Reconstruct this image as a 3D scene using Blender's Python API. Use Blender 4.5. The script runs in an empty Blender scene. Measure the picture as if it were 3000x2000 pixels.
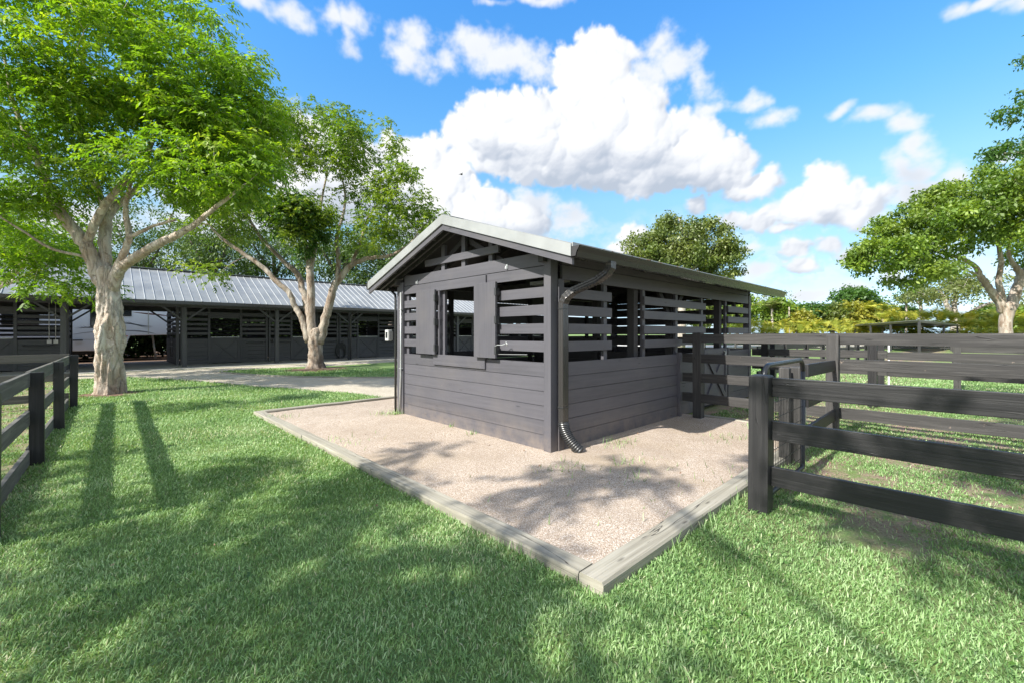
import bpy, math, random
import numpy as np
from mathutils import Vector, Matrix, noise as mnoise
random.seed(7); rng=np.random.default_rng(11)
scn=bpy.context.scene; col=scn.collection
R=math.radians
# ---------------------------------------------------------------- camera / light / sky
# world frame: x runs along the long side of the shed, y along its gable, origin at its near corner
F=1270.7; HY=976.0
AY=math.atan2(.6908,.7231); CA,SA=math.cos(AY),math.sin(AY)
CAM=(-3.96,-3.455,1.5)
cd=bpy.data.cameras.new('camera'); cam=bpy.data.objects.new('camera',cd); col.objects.link(cam)
cam.location=CAM; cam.rotation_euler=(R(90),0,-AY)
cd.sensor_width=36; cd.lens=36*F/3000; cd.shift_y=-24/3000
cd.clip_start=.05; cd.clip_end=3000; scn.camera=cam
SUN_EL=R(41); SX,SY=-.998,.064           # horizontal direction towards the sun
sd=bpy.data.lights.new('sun','SUN'); sun=bpy.data.objects.new('sun',sd); col.objects.link(sun)
sd.energy=3.5; sd.angle=R(.55); sd.color=(1,.95,.86)
tosun=Vector((SX*math.cos(SUN_EL),SY*math.cos(SUN_EL),math.sin(SUN_EL)))
sun.rotation_euler=tosun.to_track_quat('Z','Y').to_euler()
scn.view_settings.view_transform='Standard'; scn.view_settings.look='None'
scn.view_settings.exposure=1.30; scn.view_settings.gamma=1

def cam_xy(X,Y): return CAM[0]+CA*X+SA*Y, CAM[1]-SA*X+CA*Y
def P(px,py,Y):
    x,y=cam_xy((px-1500)*Y/F,Y); return (x,y,1.5-(py-HY)*Y/F)
def G(px,py,z=0.0):
    Y=F*(1.5-z)/(py-HY); x,y=cam_xy((px-1500)*Y/F,Y); return (x,y,z)

# ---- node helpers
class NT:
    def __init__(s,nt): s.t=nt; s.n=nt.nodes; s.l=nt.links
    def new(s,ty,**k):
        n=s.n.new(ty)
        for a,b in k.items():
            if a=='ins':
                for i,v in b.items(): n.inputs[i].default_value=v
            else: setattr(n,a,b)
        return n
    def link(s,a,b): s.l.new(a,b)
    def math(s,op,a,b=None,c=None,clamp=False):
        n=s.new('ShaderNodeMath',operation=op); n.use_clamp=clamp
        for i,v in enumerate((a,b,c)):
            if v is None: continue
            if isinstance(v,(int,float)): n.inputs[i].default_value=v
            else: s.link(v,n.inputs[i])
        return n.outputs[0]
    def vec(s,op,a,b=None,c=None):
        n=s.new('ShaderNodeVectorMath',operation=op)
        for i,v in enumerate((a,b,c)):
            if v is None: continue
            if isinstance(v,(tuple,list)): n.inputs[i].default_value=v
            else: s.link(v,n.inputs[i])
        return n
    def mix(s,f,a,b,blend='MIX'):
        n=s.new('ShaderNodeMix',data_type='RGBA',blend_type=blend)
        for i,v in ((0,f),(6,a),(7,b)):
            if isinstance(v,(int,float)): n.inputs[i].default_value=v
            elif isinstance(v,(tuple,list)): n.inputs[i].default_value=tuple(v)+(1,) if len(v)==3 else v
            else: s.link(v,n.inputs[i])
        return n.outputs[2]
    def noise(s,vec,scale,detail=4,rough=.55,dist=0,out=0,lac=2.0):
        n=s.new('ShaderNodeTexNoise'); n.inputs['Scale'].default_value=scale; n.inputs['Detail'].default_value=detail
        n.inputs['Roughness'].default_value=rough; n.inputs['Distortion'].default_value=dist; n.inputs['Lacunarity'].default_value=lac
        if vec is not None: s.link(vec,n.inputs['Vector'])
        return n.outputs[out]
    def ramp(s,f,stops,interp='LINEAR'):
        n=s.new('ShaderNodeValToRGB'); e=n.color_ramp.elements; n.color_ramp.interpolation=interp
        while len(e)<len(stops): e.new(.5)
        for k,(p,c) in enumerate(stops):
            e[k].position=p; e[k].color=(c,c,c,1) if isinstance(c,(int,float)) else tuple(c)+(1,)
        s.link(f,n.inputs[0]); return n.outputs[0]
    def maprange(s,v,a,b,c=0,d=1,smooth=False):
        n=s.new('ShaderNodeMapRange'); n.interpolation_type='SMOOTHSTEP' if smooth else 'LINEAR'
        s.link(v,n.inputs[0])
        for i,x in ((1,a),(2,b),(3,c),(4,d)): n.inputs[i].default_value=x
        return n.outputs[0]

# ---- world: Nishita sky plus cumulus field (laid out by compass bearing and elevation)
w=bpy.data.worlds.new("World"); scn.world=w; w.use_nodes=True
N=NT(w.node_tree); N.n.clear()
CL=[ # px,py,rx,ry,strength of cloud puffs as bearings/elevations from the photo
(1750,120,75,50,1),(1690,165,75,50,1),(1815,165,65,60,1),(1745,230,120,95,1),(1700,300,110,90,1),(1800,320,120,100,1),
(1430,330,85,60,1),(1370,400,90,80,1),(1500,390,160,110,1),(1640,420,180,110,1),(1830,400,170,110,1),(1960,370,80,60,1),(2010,420,120,100,1),
(2080,490,150,80,1),(1930,510,230,70,1),(1550,470,200,60,1),(1720,500,200,55,1),(2200,545,110,45,.9),(1600,310,50,50,1),
(1220,110,80,45,.6),(1200,160,70,50,.55),(1400,150,110,70,.7),(1480,180,120,60,.7),(1320,190,80,40,.5),(1570,200,90,60,.6),
(1930,150,75,50,.6),(1990,200,90,70,.7),(2050,250,60,40,.5),(1900,235,90,50,.6),(2190,300,55,28,.55),(2260,345,70,34,.6),(2060,310,60,24,.35),
(1230,440,85,60,1),(1180,480,90,80,1),(1290,520,120,90,1),(1230,600,150,110,1),(1400,600,120,70,.9),(1480,650,140,70,.9),(1570,600,70,60,.8),(1640,660,90,60,.7),(1330,690,200,90,.9),
(2420,540,75,60,1),(2380,590,110,60,1),(2480,610,140,60,1),(2330,620,120,40,.8),(2540,650,90,35,.7),
(2470,325,60,25,.89),(2570,340,90,35,.89),(2660,370,80,45,.89),(2700,430,60,50,.89),(2670,500,70,65,.89),(2690,560,110,55,.89),(2790,530,90,45,.89),(2900,465,50,25,.5),
(2150,640,60,32,.9),(2230,650,80,36,.9),(2300,668,60,20,.9),(2330,735,48,42,.9),(2345,785,60,28,.9),(2420,720,60,30,.9),(2500,745,75,28,.9),(1860,690,60,40,.9),(1830,730,60,30,.9),(2040,605,34,34,.95),
(2200,730,70,25,.6),(2210,810,70,36,.75),(2370,860,70,26,.6),(2520,840,110,25,.5),(2600,800,80,30,.6),(2680,860,90,30,.5),
(760,5,70,30,.7),(850,30,90,38,.75),(970,45,60,40,.65),(1040,55,65,45,.8),(1035,105,38,50,.6),(1440,8,50,20,.5),(1600,0,90,22,.6),(2810,20,55,28,.6),(2900,5,90,26,.7),(2990,10,60,30,.7),
(850,370,130,70,.8),(980,520,200,150,.9),(700,640,260,120,.8),(200,650,260,120,.7),(-250,500,200,160,.7),(3150,700,180,130,.8),(3300,300,200,90,.7)]
def pnoise(x,y,seed):
    r=np.random.default_rng(seed); n=256; g=r.random((n,n)).astype(np.float32)*6.2832; gx,gy=np.cos(g),np.sin(g)
    xi=np.floor(x).astype(np.int32); yi=np.floor(y).astype(np.int32); fx=(x-xi).astype(np.float32); fy=(y-yi).astype(np.float32)
    u=fx*fx*fx*(fx*(fx*6-15)+10); v=fy*fy*fy*(fy*(fy*6-15)+10); o=0
    for (dx,dy,wt) in ((0,0,(1-u)*(1-v)),(1,0,u*(1-v)),(0,1,(1-u)*v),(1,1,u*v)):
        a=(xi+dx)&255; b=(yi+dy)&255; o=o+wt*(gx[a,b]*(fx-dx)+gy[a,b]*(fy-dy))
    return o*1.4
def pfbm(x,y,oct_,seed,gain=.5,billow=False):
    s=0;a=1.;t=0
    for i in range(oct_):
        k=pnoise(x*2.0**i+seed*3.7,y*2.0**i+seed*1.3,seed*31+i); s=s+a*((np.abs(k)*2-.55) if billow else k); t+=a; a*=gain
    return s/t
def blur(a,n):
    for ax in (0,1):
        for _ in range(2):
            pad=[(0,0),(0,0)]; pad[ax]=(n+1,n); c=np.cumsum(np.pad(a,pad,mode='edge'),axis=ax,dtype=np.float64)
            a=((c.take(range(2*n+1,c.shape[ax]),axis=ax)-c.take(range(0,c.shape[ax]-2*n-1),axis=ax))/(2*n+1)).astype(np.float32)
    return a
def make_clouds(Wd=4096,Hd=1024):
    az=((np.arange(Wd)+.5)/Wd-.5)*2*math.pi; el=(np.arange(Hd)+.5)/Hd*math.pi/2
    A,E=np.meshgrid(az.astype(np.float32),el.astype(np.float32)); r=np.random.default_rng(3)
    n1=pfbm(A*9,E*9,3,1); n2=pfbm(A*9,E*9,3,2); m1=pfbm(A*48,E*48,4,8,.6); m2=pfbm(A*48,E*48,4,9,.6)
    X=A+n1*.018+m1*.0075; Yv=E+n2*.016+m2*.0075
    S=np.full(A.shape,-1.,np.float32); Z=np.zeros(A.shape,np.float32); W=np.full(A.shape,-1.,np.float32); Dd=np.full(A.shape,-1.,np.float32)
    def patch(a0,e0,ra,re,m):
        i0,i1=np.searchsorted(az,[a0-m*ra-.05,a0+m*ra+.05]); j0,j1=np.searchsorted(el,[e0-m*re-.05,e0+m*re+.05]); return (slice(j0,j1),slice(i0,i1))
    def sphere(a0,e0,ra,re,z0,zs=1.):
        sl=patch(a0,e0,ra,re,1.25)
        if S[sl].size==0: return
        d2=((X[sl]-a0)/ra)**2+((Yv[sl]-e0)/re)**2; rr=(ra*re)**.5
        S[sl]=np.maximum(S[sl],(1-np.sqrt(d2))*rr)
        z=np.sqrt(np.clip(1-d2,0,1))*rr*zs+z0; z=np.where(d2<1,z,0); Z[sl]=np.maximum(Z[sl],z)
    for (cx,cy,rx,ry,st) in CL:
        x=cx-1500; h=math.hypot(F,x); a0=math.atan(x/F); e0=math.atan((HY-cy)/h); ce=math.cos(e0)
        ra=rx*F/(F*F+x*x); re=ry/h*ce*ce
        if st>=.9:
            R_=(ra*re)**.5; sphere(a0,e0,ra*.98,re*.98,0,.75)
            for k in range(16):
                t=r.random()*2*math.pi; q=.45+.5*r.random()
                if math.sin(t)<-.3: q*=.75
                f1=(.26+.20*r.random()); bx,by=a0+ra*q*math.cos(t),e0+re*q*math.sin(t); z1=math.sqrt(max(0,1-q*q))*R_*.75*.8
                sphere(bx,by,f1*R_*1.05,f1*R_,z1,.9)
                for _ in range(7):
                    t2=r.random()*2*math.pi; q2=.5+.45*r.random(); f2=f1*(.28+.2*r.random())
                    sphere(bx+f1*R_*q2*math.cos(t2),by+f1*R_*q2*math.sin(t2),f2*R_,f2*R_*.95,z1+f1*R_*.55*math.sqrt(1-q2*q2),.9)
        else:
            sl=patch(a0,e0,ra,re,2.4); d=np.sqrt(((A[sl]+n1[sl]*.035-a0)/ra)**2+((E[sl]+n2[sl]*.03-e0)/re)**2); W[sl]=np.maximum(W[sl],(1.15-d)*min(1,st*1.25))
        sl=patch(a0,e0,ra,re,2.4); d=np.sqrt(((A[sl]-a0)/ra)**2+((E[sl]-e0)/re)**2); Dd[sl]=np.maximum(Dd[sl],(1.1-d)*st)
    f=pfbm(A*15,E*20,7,3,.58); f3=pfbm(A*60,E*70,4,6,.6)
    als=np.clip((S+f3*.003)/.0125,0,1); als=als*als*(3-2*als)
    w=W+f*1.05; alw=np.clip((w+.10)/.95,0,1); alw=alw*alw*(3-2*alw)*.96
    st=math.pi/2/Hd
    Zb=blur(Z,1)*.55+blur(Z,4)*.45+blur(Z,14)*.5+f*.0035; gy,gx=np.gradient(Zb,st)
    n=1/np.sqrt(1+gx*gx+gy*gy); lam=np.clip((gx*.36-gy*.50+.78)*n,0,1)
    up=blur(np.clip(Dd,0,1),8); k=int(.07/st); above=np.vstack([up[k:],np.repeat(up[-1:],k,0)]); below=np.vstack([np.repeat(up[:1],k,0),up[:-k]])
    belly=blur(np.clip(above*1.5-below*1.9+.02,0,.6),7)
    shs=.60+.46*lam-belly*.45; shw=.93+.10*f-.12*np.clip(w,0,1)-belly*.25
    t=np.clip(alw*1.0-.0,0,1)*(1-als); al=1-(1-als)*(1-alw); sh=np.where(al>0,(shs*als+shw*t)/np.maximum(als+t,1e-4),.9)
    rear=pfbm(A*2.6,np.tan(np.clip(E,0,1.45))**.7*4,6,5)*1.6+.40; rm=np.clip((np.abs(A)-1.05)/.25,0,1)+np.clip((E-1.0)/.2,0,1); rm=np.clip(rm,0,1)  # unseen clouds behind and overhead, added to whiten the fill light
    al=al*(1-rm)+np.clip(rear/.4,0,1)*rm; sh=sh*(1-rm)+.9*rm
    hz=np.clip(1-E/.27,0,1); sh=np.clip(sh,.4,1.04)*(1-.45*hz)+.9*.45*hz; al=np.maximum(al,hz**.6*np.clip(.25+f*2.4,0,.62)); al*=np.clip(E/.01,0,1)
    return al.astype(np.float32),sh.astype(np.float32)
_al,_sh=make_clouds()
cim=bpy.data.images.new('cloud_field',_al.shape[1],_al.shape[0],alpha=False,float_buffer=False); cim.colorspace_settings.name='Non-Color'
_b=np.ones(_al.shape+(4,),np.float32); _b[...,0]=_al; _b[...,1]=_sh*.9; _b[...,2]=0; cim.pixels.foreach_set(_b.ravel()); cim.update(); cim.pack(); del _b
tc=N.new('ShaderNodeTexCoord'); sp=N.new('ShaderNodeSeparateXYZ'); N.link(tc.outputs['Generated'],sp.inputs[0])
X=N.math('SUBTRACT',N.math('MULTIPLY',sp.outputs[0],CA),N.math('MULTIPLY',sp.outputs[1],SA))
Y=N.math('ADD',N.math('MULTIPLY',sp.outputs[0],SA),N.math('MULTIPLY',sp.outputs[1],CA))
uu=N.math('MULTIPLY_ADD',N.math('ARCTAN2',X,Y),1/(2*math.pi),.5); vv=N.math('MULTIPLY',N.math('ARCSINE',sp.outputs[2]),2/math.pi,clamp=True)
cb=N.new('ShaderNodeCombineXYZ'); N.link(uu,cb.inputs[0]); N.link(vv,cb.inputs[1])
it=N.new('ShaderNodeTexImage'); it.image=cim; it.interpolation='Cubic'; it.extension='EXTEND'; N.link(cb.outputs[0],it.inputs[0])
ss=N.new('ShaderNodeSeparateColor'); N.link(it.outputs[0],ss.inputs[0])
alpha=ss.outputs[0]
ccol=N.ramp(N.math('MULTIPLY',ss.outputs[1],1/1.05/.9),[(.36,(.48,.55,.66)),(.57,(.64,.69,.78)),(.76,(.85,.88,.93)),(.9,(.97,.98,1.0)),(1,(1.04,1.03,1.01))])
sky=N.new('ShaderNodeTexSky',sky_type='NISHITA'); sky.sun_disc=False; sky.sun_elevation=SUN_EL
sky.sun_rotation=math.atan2(SX,SY); sky.altitude=0; sky.air_density=1.0; sky.dust_density=.6; sky.ozone_density=1.6
hs=N.new('ShaderNodeHueSaturation'); hs.inputs['Saturation'].default_value=1.22; hs.inputs['Value'].default_value=1.0; hs.inputs['Hue'].default_value=.492
N.link(sky.outputs[0],hs.inputs['Color'])
SKY_STR=.15
cc=N.vec('SCALE',ccol); cc.inputs[3].default_value=.44/SKY_STR
air=N.ramp(sp.outputs[2],[(.0,(.34,.50,.85)),(.137,(.50,.47,.45)),(.283,(.75,.70,.62)),(.412,(.62,.76,.80)),(.62,(.52,.80,1.0)),(1,(.6,.8,1.0))])
skyb=N.mix(1.0,hs.outputs[0],air,'MULTIPLY')
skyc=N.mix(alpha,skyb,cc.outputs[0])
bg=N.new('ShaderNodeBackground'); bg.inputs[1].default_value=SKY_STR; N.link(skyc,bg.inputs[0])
wo=N.new('ShaderNodeOutputWorld'); N.link(bg.outputs[0],wo.inputs[0])
w.cycles.sampling_method='MANUAL'; w.cycles.sample_map_resolution=512

# ---------------------------------------------------------------- materials
def newmat(name):
    m=bpy.data.materials.new(name); m.use_nodes=True; n=NT(m.node_tree); b=n.n['Principled BSDF']; return m,n,b
def wood(name,dark,mid,light,rough=.6,grain=22,bump=.25,spots=None,long=1.3,crack=0,lightpos=.75):
    m,n,b=newmat(name); uv=n.new('ShaderNodeUVMap').outputs[0]
    mp=n.vec('MULTIPLY',uv,(long,grain,1)).outputs[0]
    g1=n.noise(mp,1.0,6,.65,.6); big=n.noise(n.vec('MULTIPLY',uv,(.9,3,1)).outputs[0],1,3,.6)
    c=n.ramp(g1,[(.25,dark),(.5,mid),(lightpos,light)])
    c=n.mix(n.maprange(big,.3,.7,0,.45),c,tuple(x*.72 for x in mid))
    c=n.mix(n.maprange(n.noise(n.vec('MULTIPLY',uv,(.05,.9,1)).outputs[0],1,1),.35,.65,0,.28),c,tuple(min(1,x*1.15) for x in light))
    if spots:
        s=n.noise(uv,7,5,.7); c=n.mix(n.maprange(s,.66,.72),c,spots)
    kn=n.new('ShaderNodeTexVoronoi',feature='F1'); n.link(n.vec('MULTIPLY',uv,(1.2,5,1)).outputs[0],kn.inputs['Vector']); kn.inputs['Scale'].default_value=1.3
    c=n.mix(n.maprange(kn.outputs[0],.03,.09,.75,0),c,tuple(x*.35 for x in dark))
    h=g1
    if crack:
        ck=n.noise(n.vec('MULTIPLY',uv,(.55,9,1)).outputs[0],1,3,.5,1.0); band=n.math('ABSOLUTE',n.math('SUBTRACT',ck,.5))
        k=n.maprange(band,.0,.012,1,0); msk=n.maprange(n.noise(uv,1.1,2),.48,.56); k=n.math('MULTIPLY',k,msk)
        c=n.mix(n.math('MULTIPLY',k,crack),c,tuple(x*.2 for x in dark)); h=n.math('SUBTRACT',g1,k)
    if name=='charcoal_paint':
        oc=n.new('ShaderNodeTexCoord').outputs['Object']; sz=n.new('ShaderNodeSeparateXYZ'); n.link(oc,sz.inputs[0])
        md=n.math('MULTIPLY',n.maprange(sz.outputs[2],.42,.06),n.maprange(n.noise(oc,5,6,.75),.38,.66)); c=n.mix(n.math('MULTIPLY',md,.6),c,(.26,.21,.17))
        nv=n.new('ShaderNodeTexVoronoi'); nv.inputs['Scale'].default_value=5.5; n.link(oc,nv.inputs['Vector']); c=n.mix(n.maprange(nv.outputs[0],.012,.022,.6,0),c,(.22,.20,.19))
        c=n.mix(n.maprange(n.noise(oc,1.6,4,.6),.50,.72,0,.35),c,(.14,.13,.13))
    n.link(c,b.inputs['Base Color']); b.inputs['Roughness'].default_value=rough
    bp=n.new('ShaderNodeBump'); bp.inputs['Strength'].default_value=bump; bp.inputs['Distance'].default_value=.004; n.link(h,bp.inputs['Height']); n.link(bp.outputs[0],b.inputs['Normal'])
    return m
def plain(name,c,rough=.5,metal=0,var=.12,scale=6,spec=.5,bump=0):
    m,n,b=newmat(name); tc=n.new('ShaderNodeTexCoord').outputs['Object']; f=n.noise(tc,scale,5,.6)
    n.link(n.mix(n.maprange(f,.3,.7),tuple(x*(1-var) for x in c),tuple(min(1,x*(1+var)) for x in c)),b.inputs['Base Color'])
    b.inputs['Metallic'].default_value=metal; b.inputs['Specular IOR Level'].default_value=spec
    n.link(n.maprange(f,.2,.8,rough*.85,min(1,rough*1.2)),b.inputs['Roughness'])
    if bump:
        bp=n.new('ShaderNodeBump'); bp.inputs['Strength'].default_value=bump; bp.inputs['Distance'].default_value=.01; n.link(n.noise(tc,scale*8,4),bp.inputs['Height']); n.link(bp.outputs[0],b.inputs['Normal'])
    return m
M={}
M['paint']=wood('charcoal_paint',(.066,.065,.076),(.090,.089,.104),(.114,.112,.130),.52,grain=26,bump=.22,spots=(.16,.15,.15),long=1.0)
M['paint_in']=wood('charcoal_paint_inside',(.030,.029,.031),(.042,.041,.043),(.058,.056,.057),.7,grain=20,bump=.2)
M['barnpaint']=wood('barn_paint',(.042,.046,.052),(.060,.065,.072),(.080,.085,.093),.6,grain=12,bump=.2)
M['fence']=wood('weathered_black_board',(.010,.010,.010),(.032,.031,.031),(.095,.091,.088),.65,grain=30,bump=.8,spots=(.30,.24,.20),long=1.2,lightpos=.72,crack=.5)
M['fencenear']=wood('black_stained_board',(.004,.004,.006),(.011,.011,.013),(.045,.044,.045),.50,grain=30,bump=.8,long=1.0,lightpos=.78,crack=.5)
M['fencegrey']=wood('grey_weathered_board',(.04,.04,.037),(.105,.102,.092),(.21,.20,.175),.8,grain=26,bump=.7,spots=(.05,.06,.04),long=1.2,crack=.4)
M['timber']=wood('weathered_timber',(.12,.105,.08),(.31,.29,.235),(.50,.475,.41),.85,grain=34,bump=1.0,long=1.0,crack=1)
M['roofmetal']=plain('galvanised_roof',(.24,.255,.27),.5,.15,.18,1.2)
M['seammetal']=plain('seam_metal',(.46,.48,.50),.4,.0,.1,2)
M['zinc']=plain('pale_zinc_trim',(.37,.385,.385),.45,.35,.08,3)
M['blackmetal']=plain('black_coated_metal',(.030,.032,.034),.32,0,.2,5,.7)
M['gutter']=plain('dark_bronze_gutter',(.052,.050,.049),.25,.25,.04,1,.8)
M['tube']=plain('grey_tube_steel',(.045,.048,.052),.33,.5,.15,5)
M['wire']=plain('dark_wire',(.035,.035,.035),.5,.3)
M['galv']=plain('galvanised_conduit',(.55,.58,.58),.35,.6,.1,8)
M['greybox']=plain('pale_plastic',(.55,.56,.55),.5)
M['darkhole']=plain('black_rubber',(.015,.015,.016),.6)
M['concrete']=plain('concrete',(.34,.33,.31),.85,0,.25,2.5,bump=.4)
M['rvwhite']=plain('white_gelcoat',(.80,.88,.98),.30,0,.04,1,.6)
M['rvstripe']=plain('maroon_stripe',(.10,.03,.04),.35)
M['rvgrey']=plain('grey_decal',(.22,.25,.29),.35)
M['glass']=plain('dark_glass',(.02,.025,.03),.08,0,.1,2,.9)
M['orange']=plain('orange_lens',(.8,.15,.03),.3)
M['rubber']=plain('hose_rubber',(.03,.034,.036),.4)
M['rust']=plain('white_plastic_band',(.75,.77,.80),.5)

def ground_mat():
    m,n,b=newmat('lawn_soil'); tc=n.new('ShaderNodeTexCoord').outputs['Object']
    big=n.noise(tc,.35,4,.6); mid=n.noise(tc,2.2,5,.65); fine=n.noise(tc,70,8,.85); sp=n.new('ShaderNodeSeparateXYZ'); n.link(tc,sp.inputs[0])
    c=n.mix(n.maprange(fine,.30,.70),(.040,.080,.024),(.30,.41,.16))
    c=n.mix(n.maprange(mid,.42,.68,0,.55),c,(.20,.26,.075))
    c=n.mix(n.maprange(big,.45,.65,0,.4),c,(.10,.22,.035))
    # worn dirt: inside the right paddocks and left pen
    right=n.math('MULTIPLY',n.maprange(sp.outputs[0],-1.0,.8),n.maprange(sp.outputs[1],-1.3,-2.3)); right=n.math('MULTIPLY',right,n.maprange(sp.outputs[0],5.2,9.5,1,.18))
    left=n.maprange(sp.outputs[0],-4.2,-4.7)
    w_=n.math('MAXIMUM',right,n.math('MULTIPLY',left,.8))
    ex=n.math('MULTIPLY',n.math('MULTIPLY',n.maprange(sp.outputs[0],3.4,3.9),n.maprange(sp.outputs[1],.3,-.2)),n.maprange(sp.outputs[1],-2.6,-1.9)); w_=n.math('MAXIMUM',w_,ex)
    patch=n.maprange(n.noise(tc,2.6,8,.75),.38,.52)
    dirt=n.mix(n.maprange(n.noise(tc,60,5,.8),.35,.65),(.15,.10,.070),(.46,.35,.28))
    c=n.mix(n.math('MULTIPLY',patch,w_),c,dirt)
    n.link(c,b.inputs['Base Color']); b.inputs['Roughness'].default_value=.9; b.inputs['Specular IOR Level'].default_value=.2
    bp=n.new('ShaderNodeBump'); bp.inputs['Strength'].default_value=.7; bp.inputs['Distance'].default_value=.03; n.link(fine,bp.inputs['Height']); n.link(bp.outputs[0],b.inputs['Normal'])
    return m
def gravel_mat(name,a,bb,c2):
    m,n,b=newmat(name); tc=n.new('ShaderNodeTexCoord').outputs['Object']
    v=n.new('ShaderNodeTexVoronoi'); v.inputs['Scale'].default_value=185; n.link(tc,v.inputs['Vector'])
    sv=n.new('ShaderNodeSeparateColor'); n.link(v.outputs['Color'],sv.inputs[0])
    c=n.ramp(sv.outputs[0],[(0,a),(.35,bb),(.8,c2),(1,(.80,.76,.72))])
    c=n.mix(n.maprange(n.noise(tc,1.3,5,.65),.40,.66,0,.5),c,tuple(x*.78 for x in bb))
    c=n.mix(n.maprange(n.noise(tc,.55,4,.6),.55,.68,0,.30),c,(.34,.27,.17))
    c=n.mix(n.maprange(n.noise(tc,14,5,.8),.66,.72,0,.7),c,(.16,.14,.11))
    n.link(c,b.inputs['Base Color']); b.inputs['Roughness'].default_value=.92; b.inputs['Specular IOR Level'].default_value=.25
    h=n.math('ADD',n.math('MULTIPLY',v.outputs['Distance'],-.8),n.noise(tc,40,4,.7))
    bp=n.new('ShaderNodeBump'); bp.inputs['Strength'].default_value=.55; bp.inputs['Distance'].default_value=.010; n.link(h,bp.inputs['Height']); n.link(bp.outputs[0],b.inputs['Normal'])
    return m
M['ground']=ground_mat()
M['pad']=gravel_mat('pinkish_gravel',(.19,.14,.105),(.40,.32,.25),(.55,.46,.38))
M['path']=gravel_mat('sandy_gravel',(.22,.19,.14),(.44,.39,.30),(.58,.52,.42))
M['sand']=plain('arena_sand',(.62,.60,.56),.9)

def leafmat(name,stops,trans=.45,tcol=1.5,gloss=.06,nscale=.8,namt=.35,alt=(.1,.2,.03)):
    m=bpy.data.materials.new(name); m.use_nodes=True; n=NT(m.node_tree); n.n.clear()
    at=n.new('ShaderNodeAttribute',attribute_name='rnd').outputs['Fac']
    c=n.ramp(at,stops); tc=n.new('ShaderNodeTexCoord').outputs['Object']
    c=n.mix(n.maprange(n.noise(tc,nscale,3,.5),.4,.65,0,namt),c,alt)
    d=n.new('ShaderNodeBsdfDiffuse'); n.link(c,d.inputs[0])
    t=n.new('ShaderNodeBsdfTranslucent'); n.link(n.mix(1.0,c,(min(1.6,tcol*1.05),tcol,tcol*.45),'MULTIPLY'),t.inputs[0])
    mx=n.new('ShaderNodeMixShader'); mx.inputs[0].default_value=trans; n.link(d.outputs[0],mx.inputs[1]); n.link(t.outputs[0],mx.inputs[2])
    gl=n.new('ShaderNodeBsdfGlossy'); gl.inputs['Roughness'].default_value=.55; m2=n.new('ShaderNodeMixShader'); m2.inputs[0].default_value=gloss
    n.link(mx.outputs[0],m2.inputs[1]); n.link(gl.outputs[0],m2.inputs[2]); o=n.new('ShaderNodeOutputMaterial'); n.link(m2.outputs[0],o.inputs[0])
    return m
M['leaf1']=leafmat('bright_leaf',[(0,(.035,.085,.006)),(.35,(.115,.225,.010)),(.7,(.245,.375,.018)),(1,(.46,.51,.04))],.50,1.75,.05,.9,.40,(.085,.17,.012))
M['leaf2']=leafmat('olive_leaf',[(0,(.035,.085,.010)),(.45,(.14,.225,.016)),(.88,(.31,.38,.03)),(1,(.42,.34,.05))],.45,1.7,.06,.5,.35,(.045,.13,.016))
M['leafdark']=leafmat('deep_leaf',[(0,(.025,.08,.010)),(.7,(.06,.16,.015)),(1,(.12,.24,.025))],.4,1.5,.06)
M['leafbg']=leafmat('background_leaf',[(0,(.03,.075,.016)),(.6,(.075,.15,.026)),(1,(.17,.25,.045))],.35,1.4,.05,.25,.4,(.09,.15,.03))
M['leafoak']=leafmat('oak_leaf',[(0,(.04,.085,.014)),(.6,(.14,.205,.024)),(1,(.34,.35,.04))],.3,1.3,.08,.35,.6,(.15,.18,.03))
M['leaffig']=leafmat('fig_leaf',[(0,(.035,.09,.010)),(.55,(.14,.25,.016)),(1,(.32,.42,.03))],.35,1.5,.06,.25,.35,(.20,.24,.04))
M['leafpale']=leafmat('pale_leaf',[(0,(.10,.15,.045)),(.6,(.19,.24,.075)),(1,(.30,.33,.12))],.4,1.3,.04,.2,.3,(.22,.24,.07))
M['leafyel']=leafmat('yellow_leaf',[(0,(.12,.17,.02)),(.6,(.28,.29,.03)),(1,(.45,.40,.05))],.35,1.3,.05,.3,.3,(.30,.25,.03))
M['palm']=leafmat('palm_frond',[(0,(.13,.22,.03)),(.45,(.34,.40,.05)),(.8,(.58,.54,.07)),(1,(.70,.48,.08))],.35,1.2,.06,.3,.4,(.42,.44,.06))
M['grass']=leafmat('grass_blade',[(0,(.045,.115,.026)),(.35,(.165,.32,.090)),(.72,(.36,.53,.235)),(.93,(.54,.67,.40)),(1,(.58,.54,.36))],.30,1.2,.04,1.1,.25,(.20,.34,.07))
M['deadleaf']=plain('dry_leaf',(.22,.14,.09),.8,0,.6,9)
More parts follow.
